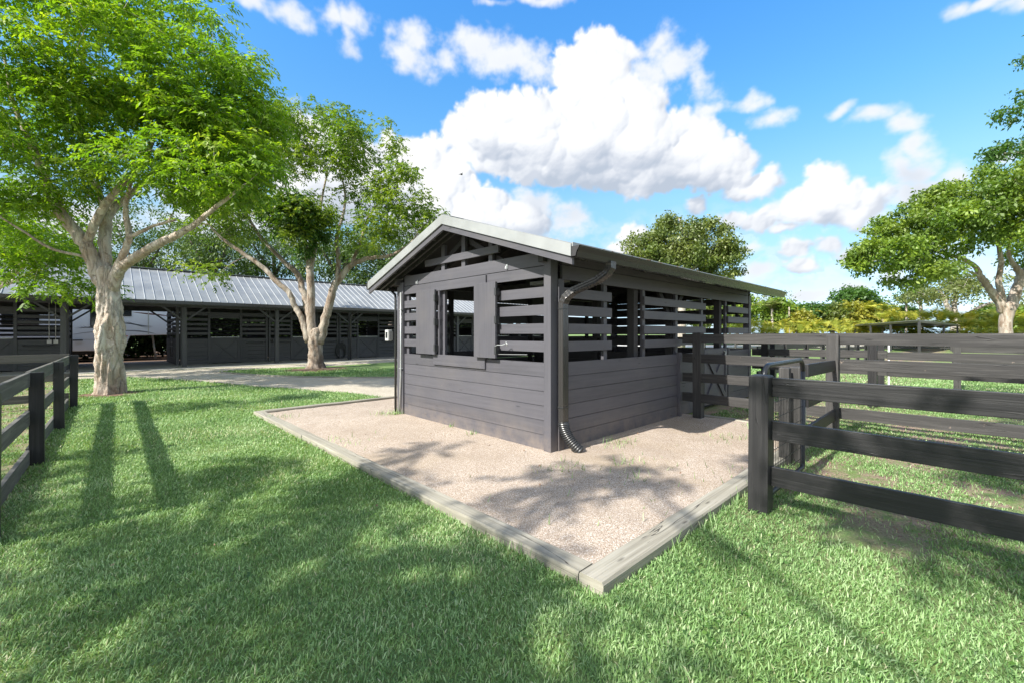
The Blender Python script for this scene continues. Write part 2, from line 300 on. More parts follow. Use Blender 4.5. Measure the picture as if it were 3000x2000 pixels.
def bark(name,pal,sc=5,bump=1.0,zs=.35,stain=.5):
    m,n,b=newmat(name); tc=n.new('ShaderNodeTexCoord').outputs['Object']; v=n.vec('MULTIPLY',tc,(1,1,zs)).outputs[0]; sp=n.new('ShaderNodeSeparateXYZ'); n.link(tc,sp.inputs[0])
    a=n.noise(v,sc,8,.68,.9); f=n.noise(tc,sc*9,5,.75); big=n.noise(v,sc*.45,3,.6)
    c=n.ramp(n.math('MULTIPLY_ADD',f,.35,n.math('MULTIPLY',a,.75)),[(.34,pal[0]),(.46,pal[1]),(.57,pal[2]),(.72,pal[3])])
    c=n.mix(n.maprange(big,.45,.62,0,.6),c,pal[1])
    rd=n.math('ABSOLUTE',n.math('SUBTRACT',n.noise(n.vec('MULTIPLY',tc,(1,1,.28)).outputs[0],sc*1.1,5,.6,1.2),.5)); ck=n.maprange(rd,.0,.028,1,0)
    c=n.mix(n.math('MULTIPLY',ck,.22),c,tuple(x*.35 for x in pal[0]))
    lowz=n.math('MULTIPLY',n.maprange(sp.outputs[2],1.3,.1),n.maprange(n.noise(v,sc*.8,5,.7),.40,.58)); c=n.mix(n.math('MULTIPLY',lowz,stain),c,tuple(x*.7 for x in pal[0]))
    n.link(c,b.inputs['Base Color']); b.inputs['Roughness'].default_value=.75
    h=n.math('SUBTRACT',n.math('ADD',a,n.math('MULTIPLY',f,.30)),n.math('MULTIPLY',ck,.25))
    bp=n.new('ShaderNodeBump'); bp.inputs['Strength'].default_value=bump; bp.inputs['Distance'].default_value=.05; n.link(h,bp.inputs['Height']); n.link(bp.outputs[0],b.inputs['Normal'])
    return m
M['bark1']=bark('tan_peeling_bark',[(.20,.12,.075),(.44,.34,.255),(.63,.56,.48),(.80,.76,.69)],4.2,1.2)
M['bark2']=bark('grey_tan_bark',[(.06,.038,.026),(.24,.17,.12),(.44,.38,.32),(.62,.57,.50)],3.0,1.0,stain=.95)
M['barkdark']=bark('dark_bark',[(.03,.025,.02),(.07,.055,.045),(.13,.11,.09),(.2,.17,.14)],2.5,.8)
M['soil']=plain('bare_soil',(.16,.105,.075),.95,0,.5,9,.2,.5)
M['leafshade']=leafmat('shade_tinted_shrub_leaf',[(0,(.006,.014,.004)),(.7,(.014,.028,.007)),(1,(.03,.05,.012))],.1,1.2,.03)  # shade behind the barn is put into this darkened leaf colour
M['barkpale']=bark('pale_bark',[(.16,.13,.11),(.32,.27,.23),(.50,.45,.40),(.62,.58,.52)],1.5,.8)

# ---------------------------------------------------------------- mesh building
ORG={}
def setp(o,label=None,cat=None,group=None,kind=None):
    for k,v in (('label',label),('category',cat),('group',group),('kind',kind)):
        if v: o[k]=v
    return o
def root(name,loc,label,cat,group=None):
    o=bpy.data.objects.new(name,None); o.empty_display_size=.2; col.objects.link(o); o.location=loc; ORG[o.name]=Vector(loc)
    return setp(o,label,cat,group)
def link(name,me,parent,mat,smooth=False):
    o=bpy.data.objects.new(name,me); col.objects.link(o)
    if mat: me.materials.append(M[mat] if isinstance(mat,str) else mat)
    if smooth: me.polygons.foreach_set('use_smooth',[True]*len(me.polygons))
    if parent is not None:
        o.parent=parent; ORG[o.name]=ORG[parent.name]
    else: ORG[o.name]=Vector((0,0,0))
    return o
class MB:
    def __init__(s): s.v=[];s.f=[];s.uv=[]
    def beam(s,p0,p1,w,h,up=(0,0,1),cham=0):
        p0=Vector(p0);p1=Vector(p1); d=(p1-p0); L=d.length; d/=L; up=Vector(up)
        if abs(d.dot(up))>.99: up=Vector((1,0,0)) if abs(d.x)<.9 else Vector((0,1,0))
        sd=d.cross(up).normalized(); u=sd.cross(d).normalized()
        a,b=w/2,h/2; o=len(s.v); ou,ov=random.uniform(0,40),random.uniform(0,40)
        rings=[(0,a,b),(L,a,b)] if not cham else [(0,a,b),(L-cham,a,b),(L,a-cham,b-cham)]
        for (t,aa,bb) in rings:
            for (i,j) in ((-aa,-bb),(aa,-bb),(aa,bb),(-aa,bb)): s.v.append(tuple(p0+d*t+sd*i+u*j))
        n=len(rings)
        s.f.append((o+3,o+2,o+1,o)); s.uv.append([(ou,ov),(ou,ov+w),(ou+h,ov+w),(ou+h,ov)])
        e=o+4*(n-1); s.f.append((e,e+1,e+2,e+3)); s.uv.append([(ou,ov),(ou,ov+w),(ou+h,ov+w),(ou+h,ov)])
        for r in range(n-1):
            q=o+4*r; t0,t1=rings[r][0],rings[r+1][0]; per=[0,w,w+h,w+h+w,2*(w+h)]
            for k in range(4):
                k2=(k+1)%4
                s.f.append((q+k,q+k2,q+4+k2,q+4+k)); s.uv.append([(ou+t0,ov+per[k]),(ou+t0,ov+per[k+1]),(ou+t1,ov+per[k+1]),(ou+t1,ov+per[k])])
    def box(s,a,b):
        d=[abs(b[i]-a[i]) for i in range(3)]; c=[(a[i]+b[i])/2 for i in range(3)]; k=d.index(max(d))
        p0=list(c);p1=list(c);p0[k]-=d[k]/2;p1[k]+=d[k]/2
        if k==2: s.beam(p0,p1,d[1],d[0],(1,0,0))
        elif k==0: s.beam(p0,p1,d[1],d[2])
        else: s.beam(p0,p1,d[0],d[2])
    def quad(s,*pts):
        o=len(s.v); s.v+= [tuple(p) for p in pts]; s.f.append(tuple(range(o,o+len(pts)))); s.uv.append([(p[0],p[1]) for p in pts])
    def slab(s,poly,z0,z1):   # extruded polygon (ccw)
        o=len(s.v); n=len(poly)
        for z in (z0,z1):
            for p in poly: s.v.append((p[0],p[1],z))
        s.f.append(tuple(range(o+n,o+2*n))); s.uv.append([(p[0],p[1]) for p in poly])
        s.f.append(tuple(reversed(range(o,o+n)))); s.uv.append([(p[0],p[1]) for p in reversed(poly)])
        for i in range(n):
            j=(i+1)%n; s.f.append((o+i,o+j,o+n+j,o+n+i)); s.uv.append([(0,0),(1,0),(1,1),(0,1)])
    def prism(s,pts,depthvec):  # closed polygon in any plane, extruded by a vector
        o=len(s.v); n=len(pts); dv=Vector(depthvec)
        for p in pts: s.v.append(tuple(p))
        for p in pts: s.v.append(tuple(Vector(p)+dv))
        s.f.append(tuple(range(o,o+n))); s.uv.append([(p[0]+p[1],p[2]) for p in pts])
        s.f.append(tuple(reversed(range(o+n,o+2*n)))); s.uv.append([(p[0]+p[1],p[2]) for p in reversed(pts)])
        for i in range(n):
            j=(i+1)%n; s.f.append((o+j,o+i,o+n+i,o+n+j)); s.uv.append([(0,0),(1,0),(1,.1),(0,.1)])
    def tube(s,pts,rad,n=8,cap=True,squash=None):
        pts=[Vector(p) for p in pts]; o=len(s.v); prev=None
        for i,p in enumerate(pts):
            d=(pts[min(i+1,len(pts)-1)]-pts[max(i-1,0)]).normalized()
            if prev is None:
                a=Vector((0,0,1)) if abs(d.z)<.9 else Vector((1,0,0)); x=d.cross(a).normalized()
            else: x=(prev-d*prev.dot(d)).normalized()
            prev=x; y=d.cross(x); r=rad[i] if isinstance(rad,(list,tuple)) else rad
            for k in range(n):
                t=2*math.pi*(k+.5)/n; s.v.append(tuple(p+x*math.cos(t)*r+y*math.sin(t)*r))
        for i in range(len(pts)-1):
            for k in range(n):
                k2=(k+1)%n; a=o+i*n
                s.f.append((a+k,a+k2,a+n+k2,a+n+k)); s.uv.append([(i,k),(i,k+1),(i+1,k+1),(i+1,k)])
        if cap:
            s.f.append(tuple(reversed(range(o,o+n)))); s.uv.append([(0,0)]*n)
            e=o+(len(pts)-1)*n; s.f.append(tuple(range(e,e+n))); s.uv.append([(0,0)]*n)
    def build(s,name,mat,parent=None,smooth=False,bevel=0):
        me=bpy.data.meshes.new(name); og=ORG[parent.name] if parent is not None else Vector((0,0,0))
        me.from_pydata([(v[0]-og.x,v[1]-og.y,v[2]-og.z) for v in s.v],[],s.f)
        ul=me.uv_layers.new(name='UVMap'); ul.data.foreach_set('uv',[c for f in s.uv for q in f for c in q])
        me.update(); o=link(name,me,parent,mat,smooth)
        if bevel:
            b=o.modifiers.new('bevel','BEVEL'); b.width=bevel; b.segments=2; b.limit_method='ANGLE'
        return o
def one(name,mat,parent,fn,**k):
    m=MB(); fn(m); return m.build(name,mat,parent,**k)
def bx(name,mat,parent,a,b,**k): return one(name,mat,parent,lambda m:m.box(a,b),**k)
def bm_(name,mat,parent,p0,p1,w_,h_,up=(0,0,1),cham=0,**k): return one(name,mat,parent,lambda m:m.beam(p0,p1,w_,h_,up,cham),**k)
def tb(name,mat,parent,pts,r,n=10): return one(name,mat,parent,lambda m:m.tube(pts,r,n),smooth=True)

def qmesh(name,V,mat,parent=None,rnd=None,nper=4,kind=None):
    """V: (N,nper,3) independent polygons"""
    n=V.shape[0]; me=bpy.data.meshes.new(name); og=np.array(ORG[parent.name]) if parent is not None else np.zeros(3)
    me.vertices.add(n*nper); me.vertices.foreach_set('co',(V-og).astype(np.float32).ravel())
    me.loops.add(n*nper); me.loops.foreach_set('vertex_index',np.arange(n*nper,dtype=np.int32))
    me.polygons.add(n); me.polygons.foreach_set('loop_start',np.arange(0,n*nper,nper,dtype=np.int32)); me.polygons.foreach_set('loop_total',np.full(n,nper,dtype=np.int32))
    me.update(calc_edges=True)
    if rnd is not None:
        a=me.attributes.new('rnd','FLOAT','FACE'); a.data.foreach_set('value',rnd.astype(np.float32))
    return link(name,me,parent,mat)
def unit(a): return a/np.maximum(np.linalg.norm(a,axis=-1,keepdims=True),1e-6)

def inpoly(x,y,poly):
    r=np.zeros(x.shape,bool); n=len(poly)
    for i in range(n):
        x0,y0=poly[i][:2]; x1,y1=poly[(i+1)%n][:2]
        c=((y0>y)!=(y1>y))&(x<(x1-x0)*(y-y0)/((y1-y0) or 1e-9)+x0); r^=c
    return r

# ---------------------------------------------------------------- ground
GZ=.07
g_=MB(); g_.quad((-900,-900,.035),(900,-900,.035),(900,900,.035),(-900,900,.035)); setp(g_.build('ground','ground'),kind='structure')
def smoothpoly(pts,amp=.05,step=.5):
    out=[]
    for i,p in enumerate(pts):
        q=pts[(i+1)%len(pts)]; L=math.hypot(q[0]-p[0],q[1]-p[1]); k=max(1,int(L/step))
        for j in range(k):
            t=j/k; x=p[0]+(q[0]-p[0])*t; y=p[1]+(q[1]-p[1])*t
            nn=mnoise.noise_vector(Vector((x*.9,y*.9,3.3))); out.append((x+nn.x*amp*2,y+nn.y*amp*2))
    return out
low=[(-30,17.4),(-12,17.0),(-6.1,16.9),(-4.4,16.1),(-3.3,16.0),(-2.5,14.7),(-2.07,13.62),(-1.49,12.24),(-.84,10.25),(.02,8.25),(.49,7.19),(.68,6.2),(.75,5.5)]
PATH=low+[(24,5.5),(24,18.7),(-30,18.7)]
PATHs=smoothpoly(PATH)
pm=MB(); pm.quad(*[(x,y,.039) for x,y in PATHs]); setp(pm.build('gravel_path','path'),kind='structure')
ISL=[(-.75,16.2),(.09,13.59),(.92,12.0),(2.0,10.6),(3.21,9.52),(6,7.8),(9,7.4),(20,7.6),(20,17.2),(9,17.2),(3.97,16.4),(1.95,16.8),(.09,16.6)]
ISLs=smoothpoly(ISL)
im=MB(); im.quad(*[(x,y,.043) for x,y in ISLs]); setp(im.build('lawn_island','ground'),kind='structure')
# raised gravel pad held by the timbers
PAD=[(-1.80,-1.93),(3.62,-1.93),(3.62,5.33),(-1.80,5.33)]
def padmesh():
    nx,ny=70,90; V=[];Fc=[]
    for j in range(ny+1):
        for i in range(nx+1):
            x=-1.80+5.42*i/nx; y=-1.93+7.26*j/ny; e=min(x+1.8,y+1.93,5.33-y)
            inside=(-.1<x<7.1 and -.1<y<3.8)
            z=GZ+ (0 if inside else .012*mnoise.noise(Vector((x*1.7,y*1.7,0)))+.006*mnoise.noise(Vector((x*6,y*6,1))))-.012*max(0,1-e/.25)
            V.append((x,y,z))
    for j in range(ny):
        for i in range(nx):
            a=j*(nx+1)+i; Fc.append((a,a+1,a+nx+2,a+nx+1))
    me=bpy.data.meshes.new('gravel_pad'); me.from_pydata(V,[],Fc); o=link('gravel_pad',me,None,'pad',True); setp(o,kind='structure')
padmesh()
sb=MB(); sb.quad((-17,26.15,.038),(26,26.15,.038),(26,44,.038),(-17,44,.038)); setp(sb.build('bare_soil','soil'),kind='structure')
# far riding ring of pale sand
sr=MB(); sr.quad(*[(x,y,.040) for x,y in (cam_xy(8,46),cam_xy(75,46),cam_xy(90,58),cam_xy(8,58))]); setp(sr.build('riding_ring_sand','sand'),kind='structure')

# ---------------------------------------------------------------- timbers
TG='landscape timbers edging the gravel pad'
def timber(p0,p1,w_,h_,label,z0=-.03):
    m=MB(); p0=Vector(p0);p1=Vector(p1); n=max(2,int((p1-p0).length/.18)); ou=random.uniform(0,30)
    d=(p1-p0).normalized(); sd=Vector((-d.y,d.x,0)); o=len(m.v); prof=[(-.5,0),(.5,0),(.5,.90),(.44,1),(-.44,1),(-.5,.90)]; k=len(prof)
    for i in range(n+1):
        p=p0.lerp(p1,i/n)
        for (a,b) in prof:
            jx=.006*mnoise.noise(Vector((p.x*3+a*9,p.y*3,b*5))); jz=.006*mnoise.noise(Vector((p.x*2,p.y*2+a*7,b*3+9)))
            q=p+sd*(a*w_+jx); m.v.append((q.x,q.y,z0+b*(h_-z0)+jz*(b>0)))
    per=[0]; 
    for i in range(k):
        a,b=prof[i],prof[(i+1)%k]; per.append(per[-1]+math.hypot((a[0]-b[0])*w_,(a[1]-b[1])*h_))
    L=(p1-p0).length
    for i in range(n):
        for j in range(k):
            j2=(j+1)%k; q=o+i*k; m.f.append((q+j,q+j2,q+k+j2,q+k+j)); u0,u1=ou+L*i/n,ou+L*(i+1)/n
            m.uv.append([(u0,per[j]),(u0,per[j+1]),(u1,per[j+1]),(u1,per[j])])
    m.f.append(tuple(reversed(range(o,o+k)))); m.uv.append([(a*w_,b*h_) for a,b in reversed(prof)])
    e=o+n*k; m.f.append(tuple(range(e,e+k))); m.uv.append([(a*w_,b*h_) for a,b in prof])
    setp(m.build('landscape_timber','timber',None),label,'timber',TG)
timber((-1.93,-1.98,0),(3.62,-1.98,0),.17,.115,'long grey timber along the gate side of the gravel pad, knotty with a lengthwise crack')
timber((-1.85,-1.885,0),(-1.85,2.88,0),.15,.105,'long pale timber between lawn and gravel pad, meeting the cracked corner timber')
timber((-1.85,2.895,0),(-1.85,5.42,0),.16,.10,'short whitish timber at the far left corner of the gravel pad')
timber((-1.76,5.40,0),(1.2,5.40,0),.12,.10,'thin timber between the gravel pad and the grass tip by the path')
timber((1.21,5.40,0),(4.4,5.40,0),.12,.10,'thin timber running behind the shed corner beside the path')
timber((3.68,-1.88,0),(3.68,-.12,0),.12,.085,'low timber under the black fence boards beside the shed')
# low kerb along island and path
def edging(pts,label,w_=.09,h_=.05):
    m=MB()
    for a,b in zip(pts[:-1],pts[1:]): m.beam((a[0],a[1],h_/2-.01),(b[0],b[1],h_/2-.01),w_,h_)
    setp(m.build('path_edging','timber'),label,'edging','thin wooden edgings of the gravel path')
EH=.085
edging([(-.75,16.2),(.09,13.59),(.92,12.0),(2.0,10.6),(3.21,9.52),(6,7.8),(9,7.4)],'wooden edging along the grass island under the multi-stemmed tree',.09,.085)
edging([(-3.1,15.6),(-2.5,14.7),(-2.07,13.62),(-1.49,12.24),(-.84,10.25)],'thin edging between the front lawn and the gravel path',.07,.065)

# ---------------------------------------------------------------- shed
S=root('stable_shed',(0,0,0),'small charcoal slatted stable shed with grey metal gable roof standing on the gravel pad','shed')
Wd=3.70; Ln=7.0; TH=.04
def boards(name,ax,lo,hi,zs,face,mat='paint',th=.038,out=-1,parent=None,skip=()):
    """horizontal boards. ax 'x': along x at y=face ; ax 'y': along y at x=face. out: which side the thickness lies on"""
    m=MB()
    for i,(za,zb) in enumerate(zs):
        if i in skip: continue
        j=random.uniform(-.004,.004); za+=random.uniform(0,.0025); zb-=random.uniform(0,.002)
        f0,f1=(face+j,face+j-out*th)
        if ax=='x': m.box((lo,min(f0,f1),za),(hi,max(f0,f1),zb))
        else: m.box((min(f0,f1),lo,za),(max(f0,f1),hi,zb))
    return m.build(name,mat,parent if parent is not None else S)
LOW=[(GZ+.01+i*.1775,GZ+.01+(i+1)*.1775-.0035) for i in range(6)]
LOW[0]=(GZ-.02,LOW[0][1])
SL=[(1.27,1.40),(1.49,1.62),(1.72,1.85),(1.94,2.07)]
# gable wall (x=0 plane, faces -x)
def post(x0,y0,x1,y1,z1,mat='paint',name='post',z0=0): return bx(name,mat,S,(x0,y0,z0),(x1,y1,z1),bevel=.004)
post(-.030,-.014,.10,.10,2.40,name='corner_post'); bx('corner_trim','paint',S,(.101,-.032,.02),(.20,-.002,2.16),bevel=.003)
post(-.030,3.47,.10,3.62,2.40,name='corner_post'); post(-.012,3.625,.10,3.71,2.33,name='corner_post')
post(6.86,-.014,6.99,.12,2.36,name='corner_post'); post(6.86,3.56,6.99,3.71,2.36,name='corner_post')
boards('wall','y',.101,3.469,LOW,0)
boards('slat_panel','y',.101,1.38,SL,0); boards('slat_panel','y',2.34,3.469,SL,0)
boards('header_board','y',.101,3.469,[(2.185,2.325)],0); boards('header_board','y',.101,3.469,[(2.331,2.50)],0)
# stud backing beside openings
for y in (1.40,2.32,3.42): bx('stud','paint',S,(.041,y-.04,GZ),(.085,y+.04,2.33))
# window trim
wt=one('window_trim','paint',S,lambda m:(m.box((-.026,1.20,2.175),(-.002,2.58,2.315)),m.box((-.026,1.22,1.00),(-.002,2.52,1.165)),m.box((-.02,1.33,1.166),(.03,1.375,2.174)),m.box((-.02,2.345,1.166),(.03,2.39,2.174))),bevel=.002)
def shutter(y0,y1,hy):
    s_=bx('shutter','paint',S,(-.085,y0,1.165),(-.045,y1,2.195),bevel=.003)
    for z in (1.27,1.68,2.06): one('hinge','blackmetal',s_,lambda m:(m.box((-.092,hy-.018,z-.05),(-.030,hy+.018,z+.05)),m.tube([(-.07,hy,z-.055),(-.07,hy,z+.055)],.009,8)))
    return s_
shutter(.93,1.39,.925); shutter(2.39,2.94,2.385)
one('hook_latch','galv',S,lambda m:(m.tube([(-.08,.93,1.33),(-.11,.86,1.345),(-.10,.78,1.345),(-.085,.73,1.36)],.006,6),m.tube([(-.085,.73,1.36),(-.10,.70,1.385),(-.10,.68,1.36),(-.085,.70,1.335)],.006,6),m.tube([(-.05,.90,1.22),(-.06,.35,1.235)],.004,6)))
for y,z in ((.78,2.385),(3.02,2.37)): one('wall_hook','galv',S,lambda m:(m.tube([(-.002,y,z),(-.03,y,z),(-.035,y,z-.03)],.006,6),m.box((-.012,y-.012,z-.03),(-.002,y+.012,z+.03))))
# right long wall (y=0 plane, faces -y)
boards('wall','x',.201,3.30,LOW,0)
boards('slat_panel','x',.201,1.29,SL,0); boards('slat_panel','x',2.19,4.50,SL[1:],0)
boards('slat_panel','x',2.19,3.42,SL[:1],0); boards('slat_panel','x',3.423,4.02,[(1.285,1.395)],.005); boards('slat_panel','x',5.63,6.86,SL[1:],0)
boards('header_board','x',.201,6.86,[(2.165,2.345)],0); boards('header_board','x',.201,6.86,[(2.351,2.55)],-.004)
for x in (1.19,2.24,3.36,4.42,5.62): bx('stud','paint',S,(x-.04,.041,GZ),(x+.04,.085,2.33))
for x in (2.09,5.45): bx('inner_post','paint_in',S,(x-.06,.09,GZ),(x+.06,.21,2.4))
bx('door_post','paint',S,(3.305,-.045,.02),(3.375,.039,1.17),bevel=.003); bx('door_post','paint',S,(5.56,-.03,.02),(5.62,.039,1.2))
boards('wall','x',3.376,4.33,[(a,b) for a,b in LOW],.03); boards('wall','x',5.63,6.86,LOW,0)
DR=bx('stall_door','paint',S,(4.38,.005,.12),(5.54,.045,1.20))
one('cross_brace','paint',DR,lambda m:(m.beam((4.48,-.012,.2),(5.44,-.012,1.1),.03,.10),m.beam((4.48,-.012,1.1),(5.44,-.012,.2),.026,.10),m.box((4.39,-.018,.13),(4.48,.004,1.19)),m.box((5.44,-.018,.13),(5.53,.004,1.19)),m.box((4.48,-.018,1.10),(5.44,.004,1.19)),m.box((4.48,-.018,.13),(5.44,.004,.21))))
one('door_latch','galv',DR,lambda m:(m.tube([(5.30,-.03,1.15),(5.36,-.05,1.12),(5.42,-.03,1.16)],.012,6),m.tube([(5.36,-.05,1.12),(5.35,-.05,1.02)],.012,6)))
# Y braces seen through the slats
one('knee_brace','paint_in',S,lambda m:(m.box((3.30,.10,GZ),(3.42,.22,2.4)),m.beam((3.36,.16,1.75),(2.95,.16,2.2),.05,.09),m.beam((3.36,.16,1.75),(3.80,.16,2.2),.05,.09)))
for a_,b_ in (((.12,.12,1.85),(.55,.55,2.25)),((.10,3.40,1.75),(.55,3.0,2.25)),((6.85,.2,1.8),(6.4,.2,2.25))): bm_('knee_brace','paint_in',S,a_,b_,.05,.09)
# left long wall (y=3.7)
boards('wall','x',.101,6.86,LOW,3.70,out=1); boards('slat_panel','x',.101,1.16,SL,3.70,out=1); boards('slat_panel','x',2.0,4.4,[(1.19,1.43),(1.465,1.68),(1.72,1.92),(1.945,2.155)],3.70,out=1); boards('slat_panel','x',4.403,6.86,[(1.19,1.42),(1.465,1.68),(1.71,1.92),(1.945,2.155)],3.70,out=1)
boards('header_board','x',.101,6.86,[(2.165,2.345),(2.351,2.56)],3.70,out=1)
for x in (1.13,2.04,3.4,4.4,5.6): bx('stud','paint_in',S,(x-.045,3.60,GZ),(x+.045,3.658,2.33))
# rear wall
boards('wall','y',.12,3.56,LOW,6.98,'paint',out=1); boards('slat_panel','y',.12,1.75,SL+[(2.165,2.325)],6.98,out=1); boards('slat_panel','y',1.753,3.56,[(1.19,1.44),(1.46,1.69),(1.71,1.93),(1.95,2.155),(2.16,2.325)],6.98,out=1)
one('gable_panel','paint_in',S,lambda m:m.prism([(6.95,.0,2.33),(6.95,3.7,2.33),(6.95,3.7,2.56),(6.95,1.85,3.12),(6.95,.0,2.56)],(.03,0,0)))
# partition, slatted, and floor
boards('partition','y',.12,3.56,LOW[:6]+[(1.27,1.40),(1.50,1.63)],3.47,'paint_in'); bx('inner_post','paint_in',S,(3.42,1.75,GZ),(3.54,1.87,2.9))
bx('floor_mat','darkhole',S,(.12,.12,GZ-.03),(6.85,3.55,GZ+.012))
# roof
pit=math.atan2(.78,2.4); y_r=1.85; zr=3.215; ov=.55; og=.30; XE=7.27
def roofz(y,off=0): return zr-abs(y-y_r)*math.tan(pit)+off
ye0,ye1=-ov,Wd+ov
def roofsheet(m,x0,x1,th=.02,off=0):
    for s_ in (0,1):
        ya=ye0 if s_==0 else ye1
        a=[(x0,ya,roofz(ya,off)),(x0,y_r,zr+off),(x0,y_r,zr+off-th),(x0,ya,roofz(ya,off)-th)]
        if s_: a=a[::-1]
        m.prism(a,(x1-x0,0,0))
RF=one('roof','roofmetal',S,lambda m:roofsheet(m,-og,XE))
def ribs(m):
    x=-og+.25
    while x<XE-.05:
        for s_ in (0,1):
            ya=ye0 if s_==0 else ye1
            m.beam((x,ya,roofz(ya)+.014),(x,y_r,zr+.014),.018,.028)
        x+=.30
one('seam','roofmetal',RF,ribs)
one('ridge_cap','roofmetal',RF,lambda m:(m.beam((-og,y_r-.09,zr-.005),(XE,y_r-.09,zr-.005),.20,.012,(0,-math.sin(pit),math.cos(pit))),m.beam((-og,y_r+.09,zr-.005),(XE,y_r+.09,zr-.005),.20,.012,(0,math.sin(pit),math.cos(pit)))))
def decking(m): roofsheet(m,-og+.03,XE-.03,.015,-.028)
one('roof_decking','paint_in',S,decking)
def rake(m,x,mat=None,d=.135,off=.018,th=.02):
    for s_ in (0,1):
        ya=ye0 if s_==0 else ye1
        a=[(x,ya,roofz(ya,off)),(x,y_r,zr+off),(x,y_r,zr+off-d),(x,ya,roofz(ya,off)-d)]
        if s_: a=a[::-1]
        m.prism(a,(th,0,0))
for _x in (-og-.021,XE+.001): one('rake_trim','zinc',S,lambda m:rake(m,_x))
one('rake_board','paint',S,lambda m:(rake(m,-og+.002,off=-.118,d=.085,th=.035),rake(m,-og+.004,off=-.05,d=.07,th=.03)),)
# inner barge rafter + lookouts
def rafters(m):
    for x in (-.10,.02,.65,1.30,1.95,2.6,3.25,3.9,4.55,5.2,5.85,6.5,6.95):
        for s_ in (0,1):
            ya=(ye0 if s_==0 else ye1); yb=ya+(.03 if s_==0 else -.03)
            m.beam((x,yb,roofz(yb,-.10)),(x,y_r,zr-.10),.036,.10)
one('rafters','paint_in',S,rafters)
def lookouts(m):
    for k in range(8):
        for s_ in (-1,1):
            y=y_r+s_*(.15+k*.31); bx('lookout','paint',S,(-og+.037,y-.02,roofz(y)-.115),(-.119,y+.02,roofz(y)-.075))
lookouts(None)
# gable open truss
bx('collar_board','paint',S,(-.012,.95,2.60),(.026,2.78,2.705)); 
bx('king_post','paint',S,(.028,1.74,2.50),(.075,1.83,3.07)); bx('gable_stud','paint',S,(.028,1.12,2.50),(.075,1.20,2.84)); bx('gable_stud','paint',S,(.028,2.27,2.50),(.075,2.36,2.90))
for x in (.10,2.3,4.6,6.9):
    bx('tie_beam','paint_in',S,(x-.02,.10,2.38),(x+.02,3.60,2.50))
    for ya_ in (1.0,2.7): bm_('truss_web','paint_in',S,(x+.02,ya_,2.5),(x+.02,1.85,2.95),.03,.08)
one('top_plate','paint_in',S,lambda m:(m.box((-.10,.045,2.36),(6.98,.13,2.46)),m.box((-.10,3.57,2.36),(6.98,3.655,2.46))))
# gutter (right eave) - K profile extruded along x
def gutter(m,x0,x1,y,z,sg):
    pr=[(0,0),(0,-.115),(.075,-.115),(.095,-.06),(.122,-.02),(.130,0),(.122,0),(.112,-.02),(.085,-.055),(.068,-.107),(.008,-.107),(.008,0)]
    pts=[(x0,y+sg*a,z+b) for a,b in pr]
    if sg>0: pts=pts[::-1]
    m.prism(pts,(x1-x0,0,0)); 
    for x in (x0,x1-.006): 
        q=[(x,y+sg*a,z+b) for a,b in pr[:6]]
        if sg>0:q=q[::-1]
        m.prism(q,(.006,0,0))
GUT=one('gutter','gutter',S,lambda m:gutter(m,-og-.01,XE+.02,ye0+.015,roofz(ye0)-.012,-1))
one('gutter','gutter',S,lambda m:gutter(m,-og-.01,XE+.02,ye1-.015,roofz(ye1)-.012,1))
def leafbits(m):
    for k in range(26):
        x=random.uniform(-.2,7.1); z=roofz(ye0)+.008; y=ye0-.05
        m.beam((x,y,z),(x+random.uniform(-.04,.04),y+random.uniform(-.02,.02),z+.012),.006,.006)
setp(one('fallen_leaves','deadleaf',None,leafbits),kind='stuff')
# downspout: rectangular fluted pipe
def dspout():
    pts=[(.36,-.60,2.33),(.36,-.60,2.26),(.345,-.56,2.20),(.30,-.45,2.12),(.22,-.30,2.05),(.16,-.20,2.00),(.135,-.115,1.93),(.13,-.078,1.86),(.13,-.078,.42)]
    m=MB(); pts=[Vector(p) for p in pts]; P2=[]
    for a,b in zip(pts[:-1],pts[1:]):
        k=max(1,int((b-a).length/.02)) if a.z>1.85 else 1
        for j in range(k): P2.append(a.lerp(b,j/k))
    P2.append(pts[-1]); sx=Vector((1,0,0)); prof=[]
    hw,hd=.052,.036
    seg=[]
    for i in range(9): seg.append((-hw+2*hw*i/8,-hd,i%2))
    for i in range(5): seg.append((hw,-hd+2*hd*(i+.5)/5,i%2))
    for i in range(9): seg.append((hw-2*hw*i/8,hd,i%2))
    for i in range(5): seg.append((-hw,hd-2*hd*(i+.5)/5,i%2))
    n=len(seg)
    for i,p in enumerate(P2):
        d=(P2[min(i+1,len(P2)-1)]-P2[max(i-1,0)]).normalized(); x=(sx-d*sx.dot(d)).normalized(); y=d.cross(x)
        pl=1+ (.05 if (p.z>1.86 and i%2) else 0)
        for (a,b,c) in seg:
            k=pl*(1-.05*c); m.v.append(tuple(p+x*a*k+y*b*k))
    for i in range(len(P2)-1):
        for k in range(n):
            k2=(k+1)%n; m.f.append((i*n+k,i*n+k2,(i+1)*n+k2,(i+1)*n+k)); m.uv.append([(0,0)]*4)
    d=m.build('downspout','gutter',S)
    one('pipe_strap','blackmetal',d,lambda q:(q.box((.072,-.12,1.79),(.188,-.033,1.80)),q.box((.072,-.12,.60),(.188,-.033,.615))))
    pts=[]; rad=[]
    for i in range(64):
        t=i/63; a=t*1.0
        pts.append((.13+.13*t*t,-.078-.16*t*t,.43-.355*t)); rad.append(.060+(.009 if i%4<2 else -.002)-(.012 if i<2 else 0))
    one('flexible_elbow','blackmetal',d,lambda q:q.tube(pts,rad,16),smooth=True)
dspout()
